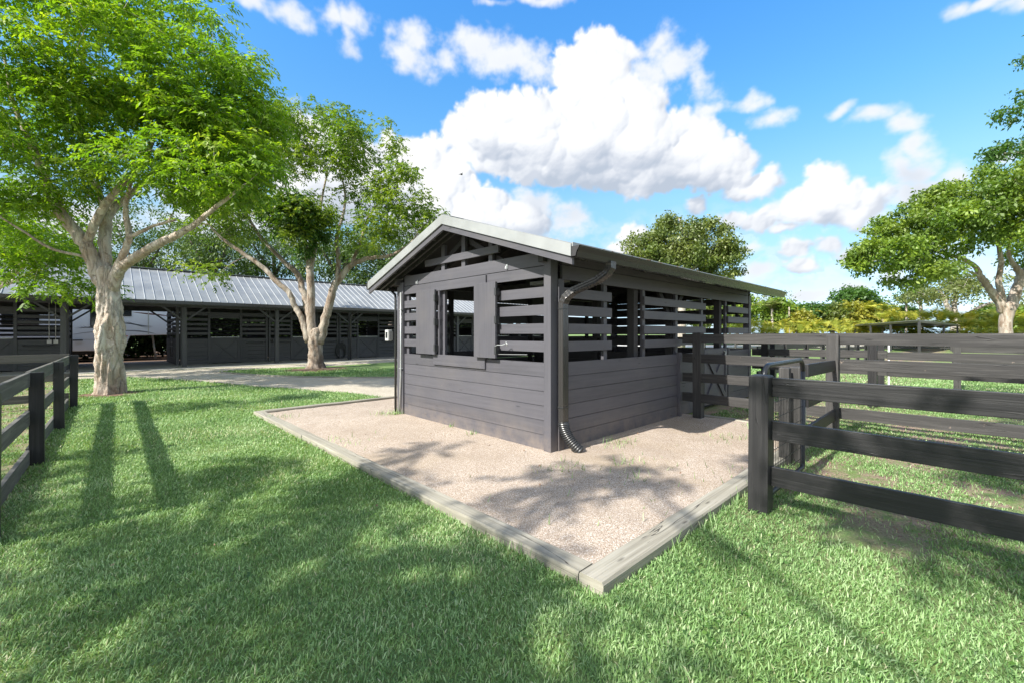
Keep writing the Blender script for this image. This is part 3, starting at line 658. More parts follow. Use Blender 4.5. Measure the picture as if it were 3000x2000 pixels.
# rear-left corner services
tb('conduit','galv',S,[(-.055,3.50,2.22),(-.055,3.50,1.2),(-.055,3.505,.75),(-.06,3.545,GZ)],.014)
tb('drain_pipe','blackmetal',S,[(.02,4.05,2.34),(.0,3.9,2.26),(-.005,3.79,2.2),(-.01,3.77,2.1),(-.01,3.77,GZ)],.022)
one('pipe_strap','galv',S,lambda m:[m.box((-.07,3.47,z-.008),(-.031,3.535,z+.008)) for z in (1.92,.88)])
BX=one('meter_box','greybox',S,lambda m:m.box((-.09,3.90,1.36),(-.01,4.02,1.56)),bevel=.006); bx('box_window','glass',BX,(-.096,3.925,1.41),(-.091,3.985,1.52)); bx('box_mount','blackmetal',BX,(-.06,3.78,1.37),(-.02,3.899,1.53))
one('ceiling_lamp','greybox',S,lambda m:m.box((1.7,1.2,2.36),(1.85,2.0,2.42)))

for s_,ya in ((0,ye0),(1,ye1)):
    bx('drip_edge','zinc',S,(-og,ya-.012 if s_==0 else ya+.001,roofz(ya)-.012),(XE,ya-.001 if s_==0 else ya+.012,roofz(ya)+.034))
# ---------------------------------------------------------------- fences
def fence(name,label,pts,zs,bh,posts,postw=.14,ph=1.5,mat='fence',pmat='fence',side=1,group=None,rails_ext=(0,0),cham=.012,z0=-.05,rt=.038,pl=2.6,round_=False):
    """rails follow pts; posts: list of (x,y)"""
    r=root(name,(posts[0][0],posts[0][1],0),label,'fence',group)
    for (x,y) in posts:
        hh=ph+random.uniform(-.012,.012)
        bm_('post',pmat,r,(x,y,z0),(x+random.uniform(-.014,.014),y+random.uniform(-.014,.014),hh),postw,postw,(0,1,0),cham=cham)
    for (a,b) in zip(pts[:-1],pts[1:]):
        a=Vector((a[0],a[1],0));b=Vector((b[0],b[1],0)); L=(b-a).length; d=(b-a)/L; n=max(1,round(L/pl)); nn=Vector((-d.y,d.x,0))*side
        for zt in zs:
            for k in range(n):
                p=a+d*(L*k/n+.002); q=a+d*(L*(k+1)/n-.002); e=random.uniform(-.013,.013)
                o=nn*(postw/2+rt/2+.001) if side else Vector((0,0,0))
                z=zt-bh/2; o=o+nn*random.uniform(-.006,.006) if side else o+Vector((random.uniform(-.006,.006),0,0))
                bm_('rail',mat,r,(p.x+o.x,p.y+o.y,z+e),(q.x+o.x,q.y+o.y,z+random.uniform(-.013,.013)),rt,bh,bevel=.003)
    return r
Z4=[1.49,1.155,.83,.485]
# A: beside the shed, boards on the camera side; near post stands proud
fence('board_fence','black weathered four-rail fence joined to the shed wall, pale scuffs on its top board',[(3.42,-.04),(3.42,-2.14)],Z4,.15,[(3.46,-.30)],ph=1.50,side=0)
A=fence('board_fence','black weathered four-rail fence behind the mesh gate with a knotty thick post',[(3.44,-2.24),(3.44,-9.5)],Z4,.15,[(3.42,-2.17),(3.46,-4.7),(3.46,-7.2)],ph=1.48,side=0)
# near fence
Z3=[1.145,.785,.425]
fence('board_fence','low jet-black three-rail fence in the right foreground with broad grained boards',[(.03,-2.335),(.03,-5.4),(.03,-8.0)],Z3,.155,[(.0,-2.28),(.12,-4.85),(.12,-7.3)],postw=.145,ph=1.165,side=0,mat='fencenear',pmat='fencenear',pl=3)
# short run from gate latch post to A
fence('board_fence','short three-rail fence between the paired gate posts and the knotty post',[(1.88,-2.20),(3.36,-2.20)],[1.14,.80,.45],.145,[(1.80,-2.13)],postw=.12,ph=1.13,side=0,mat='fencenear')
setp(bm_('gate_stop_post','fence',None,(1.62,-2.05,-.03),(1.62,-2.05,1.12),.10,.09,cham=.01),'slim wooden gate stop post beside the short fence end','post')
# fences further right
fence('board_fence','second four-rail fence line starting at the far corner of the shed',[(7.1,.0),(7.1,-12)],Z4,.15,[(7.1,-.28),(7.1,-2.18),(7.1,-4.7),(7.1,-7.2),(7.1,-9.7)],ph=1.45,side=0,pmat='fencenear')
for _u,_l in ((.02,'thick dark post standing behind the shed-side start of the second fence line'),(-2.12,'thick dark post close behind the second fence line beside the white stake')):
    setp(bm_('lane_post','fencenear',None,(8.72,_u,-.05),(8.72,_u,1.44),.15,.15,(0,1,0),cham=.012),_l,'post')
fence('board_fence','dark paddock fence in the middle distance beyond the white stake',[(12.1,-3.2),(12.1,-24)],Z4,.15,[(12.1,y) for y in (-3.3,-5.3,-7.7,-10.1,-12.5,-14.9,-17.3)],ph=1.45,side=0,pl=2.5)
fence('board_fence','fence running away from the shed corner toward the far paddocks',[(8.8,.4),(30,.4)],Z4,.15,[(11.3+2.6*k,.4) for k in range(7)],ph=1.45,side=0,pl=2.6)
def thinfence(label,Y,x0,x1,n,h=1.25):
    a=cam_xy(x0,Y);b=cam_xy(x1,Y); pts=[(a[0]+(b[0]-a[0])*i/n,a[1]+(b[1]-a[1])*i/n) for i in range(n+1)]
    fence('paddock_fence',label,[pts[0],pts[-1]],[h,h-.45,h-.9],.12,pts,postw=.12,ph=h+.05,side=0,pl=(math.hypot(a[0]-b[0],a[1]-b[1])/n),group=None)
thinfence('thin far fence across the green field behind the black paddocks',36,16,62,18)
thinfence('thinnest farthest fence in front of the yellow palm hedge',45,14,70,16,1.3)
# white fence post strip
setp(one('marker_stake','rust',None,lambda m:m.beam((8.76,-2.27,0),(8.76,-2.27,1.42),.03,.03)),'narrow white stake standing among the black paddock posts','stake')
# left fence
LP=[(-4.31,8.90),(-4.385,6.16),(-4.45,3.75),(-4.52,1.25),(-7.0,1.25),(-9.5,1.25),(-12,1.25)]
fence('board_fence','short dark three-rail fence at the left edge turning toward the camera',[(-4.385,8.90),(-4.585,1.22),(-12,1.22)],[1.065,.65,.215],.155,LP,postw=.118,ph=1.08,side=0,mat='fencegrey',pmat='fencenear',pl=2.5,cham=.004)
fence('board_fence','sunlit grey three-rail fence crossing behind the left pen',[(-4.37,9.0),(-12,9.0)],[1.08,.70,.31],.15,[(-6.72,9.1),(-9.2,9.1),(-11.6,9.1)],postw=.14,ph=1.06,side=0,mat='fencegrey',pmat='fencegrey',pl=2.5)

# gate
GT=root('mesh_gate',(.12,-2.3,0),'small grey tube gate with black wire mesh between the foreground post and the paired posts','gate')
def arc(c,r,a0,a1,n=7): return [(c[0]+r*math.cos(a0+(a1-a0)*i/n),c[1]+r*math.sin(a0+(a1-a0)*i/n)) for i in range(n+1)]
x0,x1,zb,zt=.13,1.40,.10,1.225
loop=arc((x1-.12,zt-.12),.12,0,math.pi/2)+arc((x0+.12,zt-.12),.12,math.pi/2,math.pi)+arc((x0+.04,zb+.04),.04,math.pi,1.5*math.pi,3)+arc((x1-.04,zb+.04),.04,1.5*math.pi,2*math.pi,3)
lp=[(a,-2.27,b) for a,b in loop]+[(x1,-2.27,zt-.12)]
tb('gate_frame','tube',GT,lp,.022,12); tb('mid_bar','tube',GT,[(x0,-2.27,.985),(x1,-2.27,.985)],.020,12)
def mesh(m):
    x=x0+.05
    while x<x1-.03: m.tube([(x,-2.262,zb),(x,-2.262,.985)],.0028,4,False); x+=.05
    for z in (.20,.32,.46,.60,.74,.88): m.tube([(x0,-2.268,z),(x1,-2.268,z)],.0028,4,False)
one('wire_mesh','wire',GT,mesh); one('gate_latch','galv',GT,lambda m:(m.box((1.40,-2.28,.62),(1.50,-2.25,.66)),m.box((1.42,-2.29,.56),(1.45,-2.24,.72))))
one('hinge','blackmetal',GT,lambda m:[m.box((.07,-2.285,z),(.13,-2.255,z+.06)) for z in (.25,1.0)])

# ---------------------------------------------------------------- barn
B=root('stable_barn',(-1.2,20.1,0),'long dark stable barn with standing-seam metal roof, cross-braced stall doors and an open breezeway','barn')
UP=20.15; UW=21.65; UB=25.7; TE=24.0; TS=-16.0
bx('slab','concrete',B,(TS,18.85,-.2),(TE,26.1,.05),bevel=.01)
posts=[-1.22+3.68*k for k in range(-4,8)]
zE=2.86; yE=19.55; yR=22.9; zR=4.50; yE2=26.25
def brz(y): return zR-(abs(y-yR))*(zR-zE)/(yR-yE)
def brow(m,x0,x1,th=.03,off=0):
    for s_,ya in ((0,yE),(1,yE2)):
        a=[(x0,ya,brz(ya)+off),(x0,yR,zR+off),(x0,yR,zR+off-th),(x0,ya,brz(ya)+off-th)]
        if s_: a=a[::-1]
        m.prism(a,(x1-x0,0,0))
BR=one('roof','roofmetal',B,lambda m:brow(m,TS-.3,TE+.3))
def bribs(m):
    x=TS-.3+.06; i=0
    while x<TE+.3:
        m.beam((x,yE,zE+.012),(x,yR,zR+.012),.020 if i%2 else .014,.026); x+=.318; i+=1
    x=TS
    while x<TE+.3: m.beam((x,yE2,zE+.016),(x,yR,zR+.016),.03,.034); x+=.636
one('seam','seammetal',BR,bribs); bm_('ridge_cap','roofmetal',BR,(TS-.3,yR,zR+.02),(TE+.3,yR,zR+.02),.3,.03)
one('roof_decking','paint_in',B,lambda m:brow(m,TS-.25,TE+.25,.02,-.045))
bx('gutter','gutter',B,(TS-.3,yE-.11,zE-.135),(TE+.3,yE+.01,zE-.01)); bx('fascia_board','barnpaint',B,(TS-.3,yE+.012,zE-.17),(TE+.3,yE+.045,zE-.035))
bx('eave_beam','barnpaint',B,(TS,UP-.06,2.62),(TE,UP+.06,2.84)); bx('eave_beam','barnpaint',B,(TS,UB-.06,2.62),(TE,UB+.06,2.84))
def braf(m):
    x=TS+.3
    while x<TE: m.beam((x,yE+.05,brz(yE)-.13),(x,yR,zR-.13),.04,.13); m.beam((x,yE2-.05,brz(yE2)-.13),(x,yR,zR-.13),.04,.13); x+=.61
one('rafters','paint_in',B,braf)
for t in posts:
    bx('post','barnpaint',B,(t-.08,UP-.08,.03),(t+.08,UP+.08,2.62))
    for s_ in (-1,1): bm_('brace','barnpaint',B,(t+s_*.06,UP,2.06),(t+s_*.78,UP,2.66),.07,.10,(0,1,0))
    bx('post','barnpaint',B,(t-.08,UB-.08,.03),(t+.08,UB+.08,2.62))
    if -5.2<t<-1: 
        for s_ in (-1,1): bm_('brace','barnpaint',B,(t+s_*.06,UB,2.06),(t+s_*.78,UB,2.66),.07,.10,(0,1,0))
BL=[(.05+i*.20,.05+i*.20+.190) for i in range(6)]
BS=[(1.42,1.53),(1.64,1.75),(1.86,1.97),(2.08,2.20)]
def bboards(name,lo,hi,zs,face,th=.04,mat='barnpaint',ax='x'):
    m=MB()
    for za,zb_ in zs:
        if ax=='x': m.box((lo,face,za),(hi,face+th,zb_))
        else: m.box((face,lo,za),(face+th,hi,zb_))
    return m.build(name,mat,B)
def bay(t,door=(1.17,2.42)):
    d0,d1=t+door[0],t+door[1]; e0,e1=t+.02,t+3.66
    for lo,hi in ((e0,d0-.08),(d1+.08,e1)):
        bboards('wall',lo,hi,BL,UW); bboards('slat_panel',lo,hi,BS,UW)
    bboards('header_board',e0,e1,[(2.33,2.50)],UW-.005)
    for x in (e0+.05,d0-.04,d1+.04,e1-.05): bx('stud','barnpaint',B,(x-.045,UW-.03,.05),(x+.045,UW+.06,2.84))
    bx('lintel','barnpaint',B,(d0-.08,UW-.004,2.22),(d1+.08,UW+.04,2.326))
    dr=bx('stall_door','barnpaint',B,(d0,UW+.012,.09),(d1,UW+.055,1.29))
    f=UW-.010
    one('cross_brace','barnpaint',dr,lambda m:(m.beam((d0+.10,f,.20),(d1-.10,f,1.18),.025,.06),m.beam((d0+.10,f+.003,1.18),(d1-.10,f+.003,.20),.025,.06),m.box((d0,f,.09),(d0+.10,f+.020,1.29)),m.box((d1-.10,f,.09),(d1,f+.020,1.29)),m.box((d0+.10,f,1.18),(d1-.10,f+.02,1.29)),m.box((d0+.10,f,.09),(d1-.10,f+.02,.2))))
    bx('door_cap','galv',dr,(d0+.03,UW-.02,1.295),(d1-.03,UW+.06,1.315))
    bx('partition','paint_in',B,(e1-.04,UW+.1,.05),(e1+.02,UB-.1,1.9))
    tb('blanket_bar','blackmetal',B,[(d1+.25,UW,1.04),(d1+.25,UW-.09,1.02),(d1+.30,UW-.12,1.01),(d1+1.0,UW-.12,1.01),(d1+1.05,UW-.09,1.02),(d1+1.05,UW,1.04)],.014,6)
for k,t in enumerate(posts):
    if abs(t-(-4.90))<.1: continue
    if t+3.7<TE+2: bay(t, (1.17,2.42) if t>-2 else (1.20,2.30))
# rear wall of stalls, slatted so the light comes through
RS=[(.10+i*.20,.10+i*.20+.19) for i in range(6)]+[(1.36,1.46),(1.54,1.66),(1.74,1.86),(1.94,2.06),(2.14,2.28),(2.33,2.6)]
bboards('rear_wall',-1.1,TE,RS,UB-.09); bboards('rear_wall',TS,-5.0,RS,UB-.09)
# breezeway side walls
for f in (-1.34,-4.90): bboards('breezeway_wall',UW,UB-.15,BL+BS+[(2.33,2.5)],f,ax='y')
bx('corner_board','barnpaint',B,(-1.36,UW-.05,.04),(-1.24,UW+.07,2.84)); bx('corner_board','barnpaint',B,(-4.93,UW-.05,.04),(-4.80,UW+.07,2.84))
one('tack_rack','blackmetal',B,lambda m:[m.tube([(-1.42,UW+.5,z),(-1.42,UW+1.6,z)],.012,6) for z in (.9,1.1,1.3,1.5,1.7,1.9)]+[m.tube([(-1.42,UW+y,.4),(-1.42,UW+y,2.0)],.012,6) for y in (.6,1.4)])
for x in (-5.35,-5.17):
    bx('electrical_box','greybox',B,(x-.06,UW-.06,1.10),(x+.07,UW-.031,1.24)); tb('conduit','greybox',B,[(x,UW-.04,1.24),(x,UW-.04,2.7)],.012,6)
tb('downspout','blackmetal',B,[(6.35,yE-.02,2.76),(6.32,yE+.1,2.66),(6.2,UP-.2,2.5),(6.14,UP-.14,2.35),(6.14,UP-.14,.08)],.045,8)
# gable ends
one('gable_wall','barnpaint',B,lambda m:[m.prism([(x,UW,2.5),(x,UB,2.5),(x,yR,4.35)],(.05,0,0)) for x in (TS+.1,TE-.15)])
# hose
H=root('coiled_hose',(6.25,21.55,.5),'coiled black garden hose hanging on the barn wall beside a post','hose')
def coil(m):
    for k in range(7):
        r=.42-.022*k; pts=[]
        for i in range(29):
            a=2*math.pi*i/28; pts.append((6.25+(r*.74)*math.cos(a)+.012*math.sin(3*a+k),UW-.06-.022*(k%3),.53+r*math.sin(a)*1.08-.03*k+.01*math.cos(2*a+k)))
        m.tube(pts,.019,6,False)
one('hose_coil','rubber',H,coil); one('hose_holder','blackmetal',H,lambda m:(m.tube([(6.12,UW-.02,1.0),(6.12,UW-.14,1.0),(6.12,UW-.16,1.1)],.012,6),m.tube([(6.36,UW-.02,1.0),(6.36,UW-.14,1.0),(6.36,UW-.16,1.1)],.012,6),m.tube([(6.05,UW-.03,1.12),(6.24,UW-.03,1.18),(6.43,UW-.03,1.12)],.01,6)))
bt=bx('blanket_roll','rubber',B,(2.63,UW-.17,1.03),(3.55,UW-.05,1.18),bevel=.02)

# trailer behind the breezeway
V=root('travel_trailer',(-4,28.5,0),'white fifth-wheel camper trailer parked behind the barn breezeway','trailer')
yv=27.5
one('body','rvwhite',V,lambda m:m.prism([(-9.5,yv,.62),(-2.95,yv,.60),(-2.70,yv,1.36),(-.60,yv,1.42),(-.28,yv,1.9),(-.45,yv,2.9),(-1.0,yv,3.25),(-9.5,yv,3.2)][::-1],(0,2.4,0)),bevel=.03)
def win(x0_,x1_,z0_,z1_):
    f=bx('window','darkhole',V,(x0_,yv-.03,z0_),(x1_,yv-.001,z1_),bevel=.01); bx('pane','glass',f,(x0_+.04,yv-.036,z0_+.04),(x1_-.04,yv-.031,z1_-.04))
win(-4.24,-3.72,1.83,2.72); win(-3.20,-2.64,2.40,2.76); win(-7.2,-6.0,1.9,2.7)
def swoosh(pts,th,mat,name='stripe'):
    m=MB()
    for (a,b) in zip(pts[:-1],pts[1:]):
        m.prism([(a[0],yv-.004,a[1]-a[2]),(b[0],yv-.004,b[1]-b[2]),(b[0],yv-.004,b[1]+b[2]),(a[0],yv-.004,a[1]+a[2])],(0,.003,0))
    m.build(name,mat,V)
def qcurve(a,b,c,n=12,th=.03):
    o=[]
    for i in range(n+1):
        t=i/n; x=(1-t)**2*a[0]+2*t*(1-t)*b[0]+t*t*c[0]; z=(1-t)**2*a[1]+2*t*(1-t)*b[1]+t*t*c[1]; o.append((x,z,.003+th*math.sin(math.pi*min(1,t*1.02+.0))))
    return o
swoosh(qcurve((-2.62,2.62),(-1.9,2.55),(-.9,2.44),10,.035),0,'rvstripe')
swoosh(qcurve((-3.3,1.62),(-2.2,1.68),(-1.62,1.45),12,.03),0,'rvgrey'); swoosh(qcurve((-4.9,1.42),(-4.2,1.62),(-3.5,1.55),12,.012),0,'rvgrey')
for k in range(6): swoosh(qcurve((-3.3+.1*k,1.95+.04*k),(-2.7,2.15-.04*k),(-2.0+.05*k,1.72+.03*k),8,.010),0,'rvgrey')
for k in range(4): swoosh(qcurve((-4.8+.1*k,1.75+.05*k),(-4.4,1.72),(-3.9,1.95-.06*k),8,.010),0,'rvgrey')
swoosh(qcurve((-4.88,1.18),(-4.0,1.17),(-3.0,1.16),4,.004),0,'rvgrey')
bx('marker_light','orange',V,(-2.86,yv-.02,1.33),(-2.80,yv-.002,1.37),bevel=.004); bx('door_handle','darkhole',V,(-4.86,yv-.09,1.12),(-4.5,yv-.04,1.17)); bx('trim_strip','galv',V,(-1.97,yv-.012,1.45),(-1.93,yv-.001,3.1))
for x in (-8.0,-7.0): tb('wheel','darkhole',V,[(x,yv+.02,.36),(x,yv+.25,.36)],.36,20)
tb('landing_leg','galv',V,[(-1.6,yv+.4,0),(-1.75,yv+.4,1.4)],.05,8); bx('chassis','darkhole',V,(-9.4,yv+.15,.42),(-2.9,yv+2.2,.59))

# ---------------------------------------------------------------- far shelter
def shelter():
    r=root('pole_shelter',P(2693,976,30),'low flat-roofed black pole shelter in front of the yellow hedge','shelter')
    A_=Vector(P(2506,953.5,47)); Bp=Vector(P(2693,941,30)); C_=Vector(P(2805,953,44)); Dp=A_+C_-Bp; Dp.z=(A_.z+C_.z)/2-.1
    m=MB(); m.prism([Bp,C_,Dp,A_],(0,0,.05)); m.build('roof','blackmetal',r); m=MB(); u_=Vector((0,0,.052)); m.prism([Bp+u_,C_+u_,Dp+u_,A_+u_],(0,0,.03)); m.build('roof_sheet','zinc',r)
    for a,b in ((A_,Bp),(Bp,C_),(C_,Dp),(Dp,A_)): bm_('roof_frame','blackmetal',r,a-Vector((0,0,.055)),b-Vector((0,0,.055)),.10,.10)
    def pl(p): q=Vector(p); bm_('pole','blackmetal',r,(q.x,q.y,0),(q.x,q.y,q.z-.1),.15,.15)
    for p in (A_,A_.lerp(Bp,.33),A_.lerp(Bp,.66),Bp,Bp.lerp(C_,.55),C_,Dp,Dp.lerp(C_,.5)): pl(p)
shelter()

# ---------------------------------------------------------------- trees
def catmull(pts,k=5):
    pts=[np.array(p,float) for p in pts]; q=[2*pts[0]-pts[1]]+pts+[2*pts[-1]-pts[-2]]; out=[]
    for i in range(1,len(q)-2):
        for j in range(k):
            t=j/k; a,b,c,d=q[i-1],q[i],q[i+1],q[i+2]
            out.append(.5*((2*b)+(-a+c)*t+(2*a-5*b+4*c-d)*t*t+(-a+3*b-3*c+d)*t**3))
    out.append(pts[-1]); return out
def leaves(cc,dirs,n,L,W,style,spread,r):
    """cc: cluster origins (C,3), dirs (C,3); n leaves per cluster -> (C*n,4,3)"""
    C=cc.shape[0]; t=(np.arange(n)[None,:]+r.random((C,n)))/n
    up=np.array([0,0,1.0]); side=unit(np.cross(dirs,up)+1e-4); sg=np.where(np.arange(n)%2==0,1,-1)[None,:,None]
    if style=='pinnate':
        base=cc[:,None,:]+dirs[:,None,:]*(t*spread)[:,:,None]-up*(t**2*spread*.35)[:,:,None]
        d=unit(side[:,None,:]*sg*.8+dirs[:,None,:]*.55-up*.38+r.normal(0,.28,(C,n,3)))
        nrm=unit(up*.9+dirs[:,None,:]*.2+r.normal(0,.45,(C,n,3)))
    else:
        base=cc[:,None,:]+r.normal(0,spread,(C,n,3))*np.array([1,1,.7])
        d=unit(r.normal(0,1,(C,n,3))-up*.25); nrm=unit(up*.8+r.normal(0,.7,(C,n,3)))
    s=unit(np.cross(d,nrm)); sc=(.7+.6*r.random((C,n)))[:,:,None]
    Lh=L*sc; Wh=W*sc*.5
    v=np.stack([base,base+d*Lh*.45+s*Wh,base+d*Lh-up*Lh*.18,base+d*Lh*.45-s*Wh],axis=2)
    return v.reshape(-1,4,3)
def tree(name,label,trunk,limbs,blobs,leafm,barkm,group=None,cat='tree',L=.09,W=.035,nl=9,style='pinnate',spread=.3,clR=.55,ncl=22,twr=.022,seed=1,sides=10,parts=None,nobr=False,shell=.5,floor=None,rs=1.0):
    """all pixel anchored points carry their own distance: (px,py,Y,r)"""
    r=np.random.default_rng(seed)
    T0_=P(*trunk[0][:3]); rt=root(name,(T0_[0],T0_[1],0),label,cat,group)
    m=MB(); sk=[]; skr=[]; trunk=[(a,b,c,d*rs) for a,b,c,d in trunk]; limbs=[[(a,b,c,d*rs) for a,b,c,d in l] for l in limbs]
    tp=[list(P(*p[:3]))+[p[3]] for p in trunk]; tp[0][2]=min(tp[0][2],-.05)
    def addlimb(pts,n=sides,k=5,wob=.0):
        q=catmull(pts,k); 
        if wob:
            for i in range(1,len(q)-1):
                q[i][:3]+=r.normal(0,wob*q[i][3],3)
        m.tube([a[:3] for a in q],[max(.003,a[3]) for a in q],n)
        return q
    if trunk[0][3]>0 and parts!='custom':
        q=addlimb(tp,14,5,.06)
        for a in q[len(q)//2:]: sk.append(a[:3]); skr.append(a[3])
    else:
        sk.append(np.array(tp[-1][:3])); skr.append(tp[-1][3])
    for lb in limbs:
        q=addlimb([list(P(*p[:3]))+[p[3]] for p in lb],10,6,.10)
        for a in q[2:]: sk.append(a[:3]); skr.append(a[3])
    # clumps
    cl=[]
    for bl in blobs:
        cx,cy,rx,ry,Y,rd,nc=bl[:7]
        c=np.array(P(cx,cy,Y)); sx,sz=rx*Y/F,ry*Y/F
        fw=np.array([SA,CA,0]); rg=np.array([CA,-SA,0])
        for _ in range(nc):
            d=unit(r.normal(0,1,3)); rad=(shell+(1-shell)*r.random())**.6
            p=c+rg*d[0]*sx*rad+np.array([0,0,1])*d[1]*sz*rad+fw*d[2]*rd*rad
            if floor is not None and p[2]<floor: p[2]=floor+r.random()*.3
            cl.append(p)
    cl=np.array(cl); start=np.array(tp[-1][:3]); order=np.argsort(np.linalg.norm(cl-start,axis=1))
    SK=np.array(sk); SR=np.array(skr)
    if not nobr:
        for i in order:
            c=cl[i]; dv=c-SK; ds=np.linalg.norm(dv,axis=1)+np.maximum(0,-dv[:,2])*.6; j=int(np.argmin(ds)); a=SK[j]; d=np.linalg.norm(c-a)
            if d<.12: continue
            mid=(a+c)/2+r.normal(0,.09*d,3)+np.array([0,0,.10*d]); r0=min(SR[j]*.65,twr*(.6+.35*d)); r0=max(r0,twr*.3)
            q=[(1-t)**2*a+2*t*(1-t)*mid+t*t*c for t in np.linspace(0,1,6)]; rr=[r0*(1-.75*t) for t in np.linspace(0,1,6)]
            m.tube(q,rr,5,False); SK=np.vstack([SK,np.array(q[1:])]); SR=np.concatenate([SR,np.array(rr[1:])])
    m.build('trunk',barkm,rt,smooth=True)
    # leaf clusters
    k=ncl; C=np.repeat(cl,k,axis=0); off=r.normal(0,1,C.shape); off=unit(off)*(r.random((len(C),1))**.45)*clR*np.array([1,1,.62]); cc=C+off
    dirs=unit(off*np.array([1,1,.4])+r.normal(0,.35,C.shape)*clR+np.array([0,0,.05])); 
    v=leaves(cc,dirs,nl,L,W,style,spread,r)
    rn=np.repeat(np.clip(np.repeat(r.random(len(cl)),k)*.45+r.random(len(C))*.25,0,1),nl)+r.random(len(v))*.32
    qmesh('crown',v,leafm,rt,rn)
    return rt
# big near tree: gnarled trunk built separately
def gnarl(rt,pts,rs,n=72,barkm='bark1',seed=0,amp=1.0):
    q=catmull([a[:3]+[a[3]*rs] for a in pts],22); V_=[];F_=[]
    for i,a in enumerate(q):
        d=unit(q[min(i+1,len(q)-1)][:3]-q[max(i-1,0)][:3]); x=unit(np.cross(d,[0,1,0])); y=np.cross(d,x)
        zt=a[2]; row=[]
        for k in range(n):
            t=2*math.pi*k/n; cx,sy=math.cos(t),math.sin(t)
            p=Vector((cx*1.3+seed,sy*1.3,zt*.75)); b=mnoise.fractal(p*1.3,1,2,4)
            rdg=1-abs(mnoise.noise(Vector((cx*2.4+5,sy*2.4,zt*1.1+seed))))*2
            f2=mnoise.fractal(Vector((cx*4,sy*4,zt*3.0)),1,2,4)
            w_=max(0,min(1,(2.6-zt)/.6))
            flare=max(0,.32-zt)*.30*(1+.7*math.cos(5*t+seed))
            row.append((cx,sy,.10*b+amp*w_*(.14*b+.20*rdg*abs(rdg)+.13*f2),flare))
        mn=sum(q_[2] for q_ in row)/n
        for cx,sy,dv,fl in row:
            rr=a[3]*(.97+max(-.26,min(.26,dv-mn))+fl); V_.append(tuple(np.array(a[:3])+x*cx*rr+y*sy*rr))
    for i in range(len(q)-1):
        for k in range(n): F_.append((i*n+k,i*n+(k+1)%n,(i+1)*n+(k+1)%n,(i+1)*n+k))
    me=bpy.data.meshes.new('trunk_base'); og=ORG[rt.name]; me.from_pydata([(v[0]-og.x,v[1]-og.y,v[2]) for v in V_],[],F_); me.update()
    return link('trunk_base',me,rt,barkm,True)
y1=10.6
t1=tree('shade_tree','large leafy tree with a thick pale gnarled trunk on the left lawn',
 [(318,1158,y1,.42),(318,800,y1,.33)],
 [[(315,840,y1,.25),(283,796,10.6,.215),(250,714,10.5,.19),(204,658,10.4,.165),(153,577,10.2,.14),(100,440,10,.10),(40,306,9.8,.06),(10,150,9.7,.03)],
  [(252,716,10.5,.12),(286,638,10.4,.115),(316,592,10.4,.11),(367,531,10.3,.095),(429,459,10.2,.07),(470,330,10.1,.045),(500,200,10,.025)],
  [(315,850,y1,.22),(309,800,10.7,.17),(306,714,10.8,.17),(311,650,10.9,.165),(330,612,11,.12),(357,590,11.1,.11),(398,556,11.2,.09),(444,510,11.4,.07),(520,400,11.7,.045),(560,250,12,.025)],
  [(308,660,10.9,.13),(300,600,11,.09),(286,551,11.1,.085),(260,500,11.2,.07),(230,360,11.4,.05),(240,180,11.6,.03),(250,20,11.7,.02)],
  [(322,850,y1,.2),(348,775,10.5,.12),(368,730,10.4,.10),(378,690,10.3,.09),(368,612,10.2,.07),(385,520,10.0,.05),(400,420,9.8,.03)],
  [(378,694,10.3,.06),(410,682,10.2,.055),(449,663,10.1,.045),(515,645,10,.03)],
  [(325,850,y1,.2),(350,792,10.5,.16),(398,755,10.3,.14),(459,719,10.1,.125),(536,679,9.9,.10),(571,658,9.8,.085),(640,602,9.7,.06),(720,540,9.6,.035)],
  [(262,770,10.6,.05),(245,752,10.5,.045),(153,730,10.1,.04),(77,684,9.8,.032),(0,635,9.5,.02)]],
 [(150,120,300,210,10.3,2.6,90),(470,190,250,200,10.6,2.5,80),(640,310,150,140,10.6,1.8,45),(330,380,300,120,10.6,2.0,50),(60,430,230,170,9.8,2.4,60),(590,500,200,90,9.9,1.6,36),
  (-220,200,280,280,10.4,2.6,40),(250,-60,330,140,10.6,2.4,40),(670,430,120,110,10.4,1.4,26),(620,560,130,45,10.2,1.0,10),(60,590,100,40,10,1.0,7)],
 'leaf1','bark1',L=.105,W=.043,nl=11,spread=.30,clR=.52,ncl=25,seed=3,parts='custom',twr=.018,rs=.76)
gnarl(t1,[list(P(320,1160,y1))[:2]+[-.06,.40],list(P(320,1140,y1))[:3]+[.375],list(P(319,1080,y1))[:3]+[.345],list(P(321,1000,y1))[:3]+[.36],list(P(320,930,y1))[:3]+[.34],list(P(319,870,y1))[:3]+[.30],list(P(317,830,y1))[:3]+[.285],list(P(316,796,y1))[:3]+[.30],list(P(316,782,y1))[:3]+[.20]],.74)
tree('shade_tree','bright low-branched tree between the left edge and the barn roof',[(-150,1120,13.4,.3),(-120,960,13.4,.25),(-60,870,13.2,.2)],
 [[(-60,870,13.2,.15),(0,835,13,.11),(62,780,12.9,.09),(105,735,12.8,.06),(140,700,12.7,.03)],[(0,838,13,.07),(60,815,12.8,.06),(110,790,12.6,.04),(170,765,12.5,.02)]],
 [(60,690,200,80,12.8,1.5,34),(150,740,110,60,12.5,1.2,18),(120,810,110,32,12.4,.9,9),(-150,650,180,130,12.9,2,26),(245,850,45,45,12.2,.5,5),(170,860,40,25,12.2,.4,3)],
 'leaf1','bark1',L=.13,W=.05,nl=10,spread=.32,clR=.5,ncl=14,seed=5,twr=.02)
y2=18.3
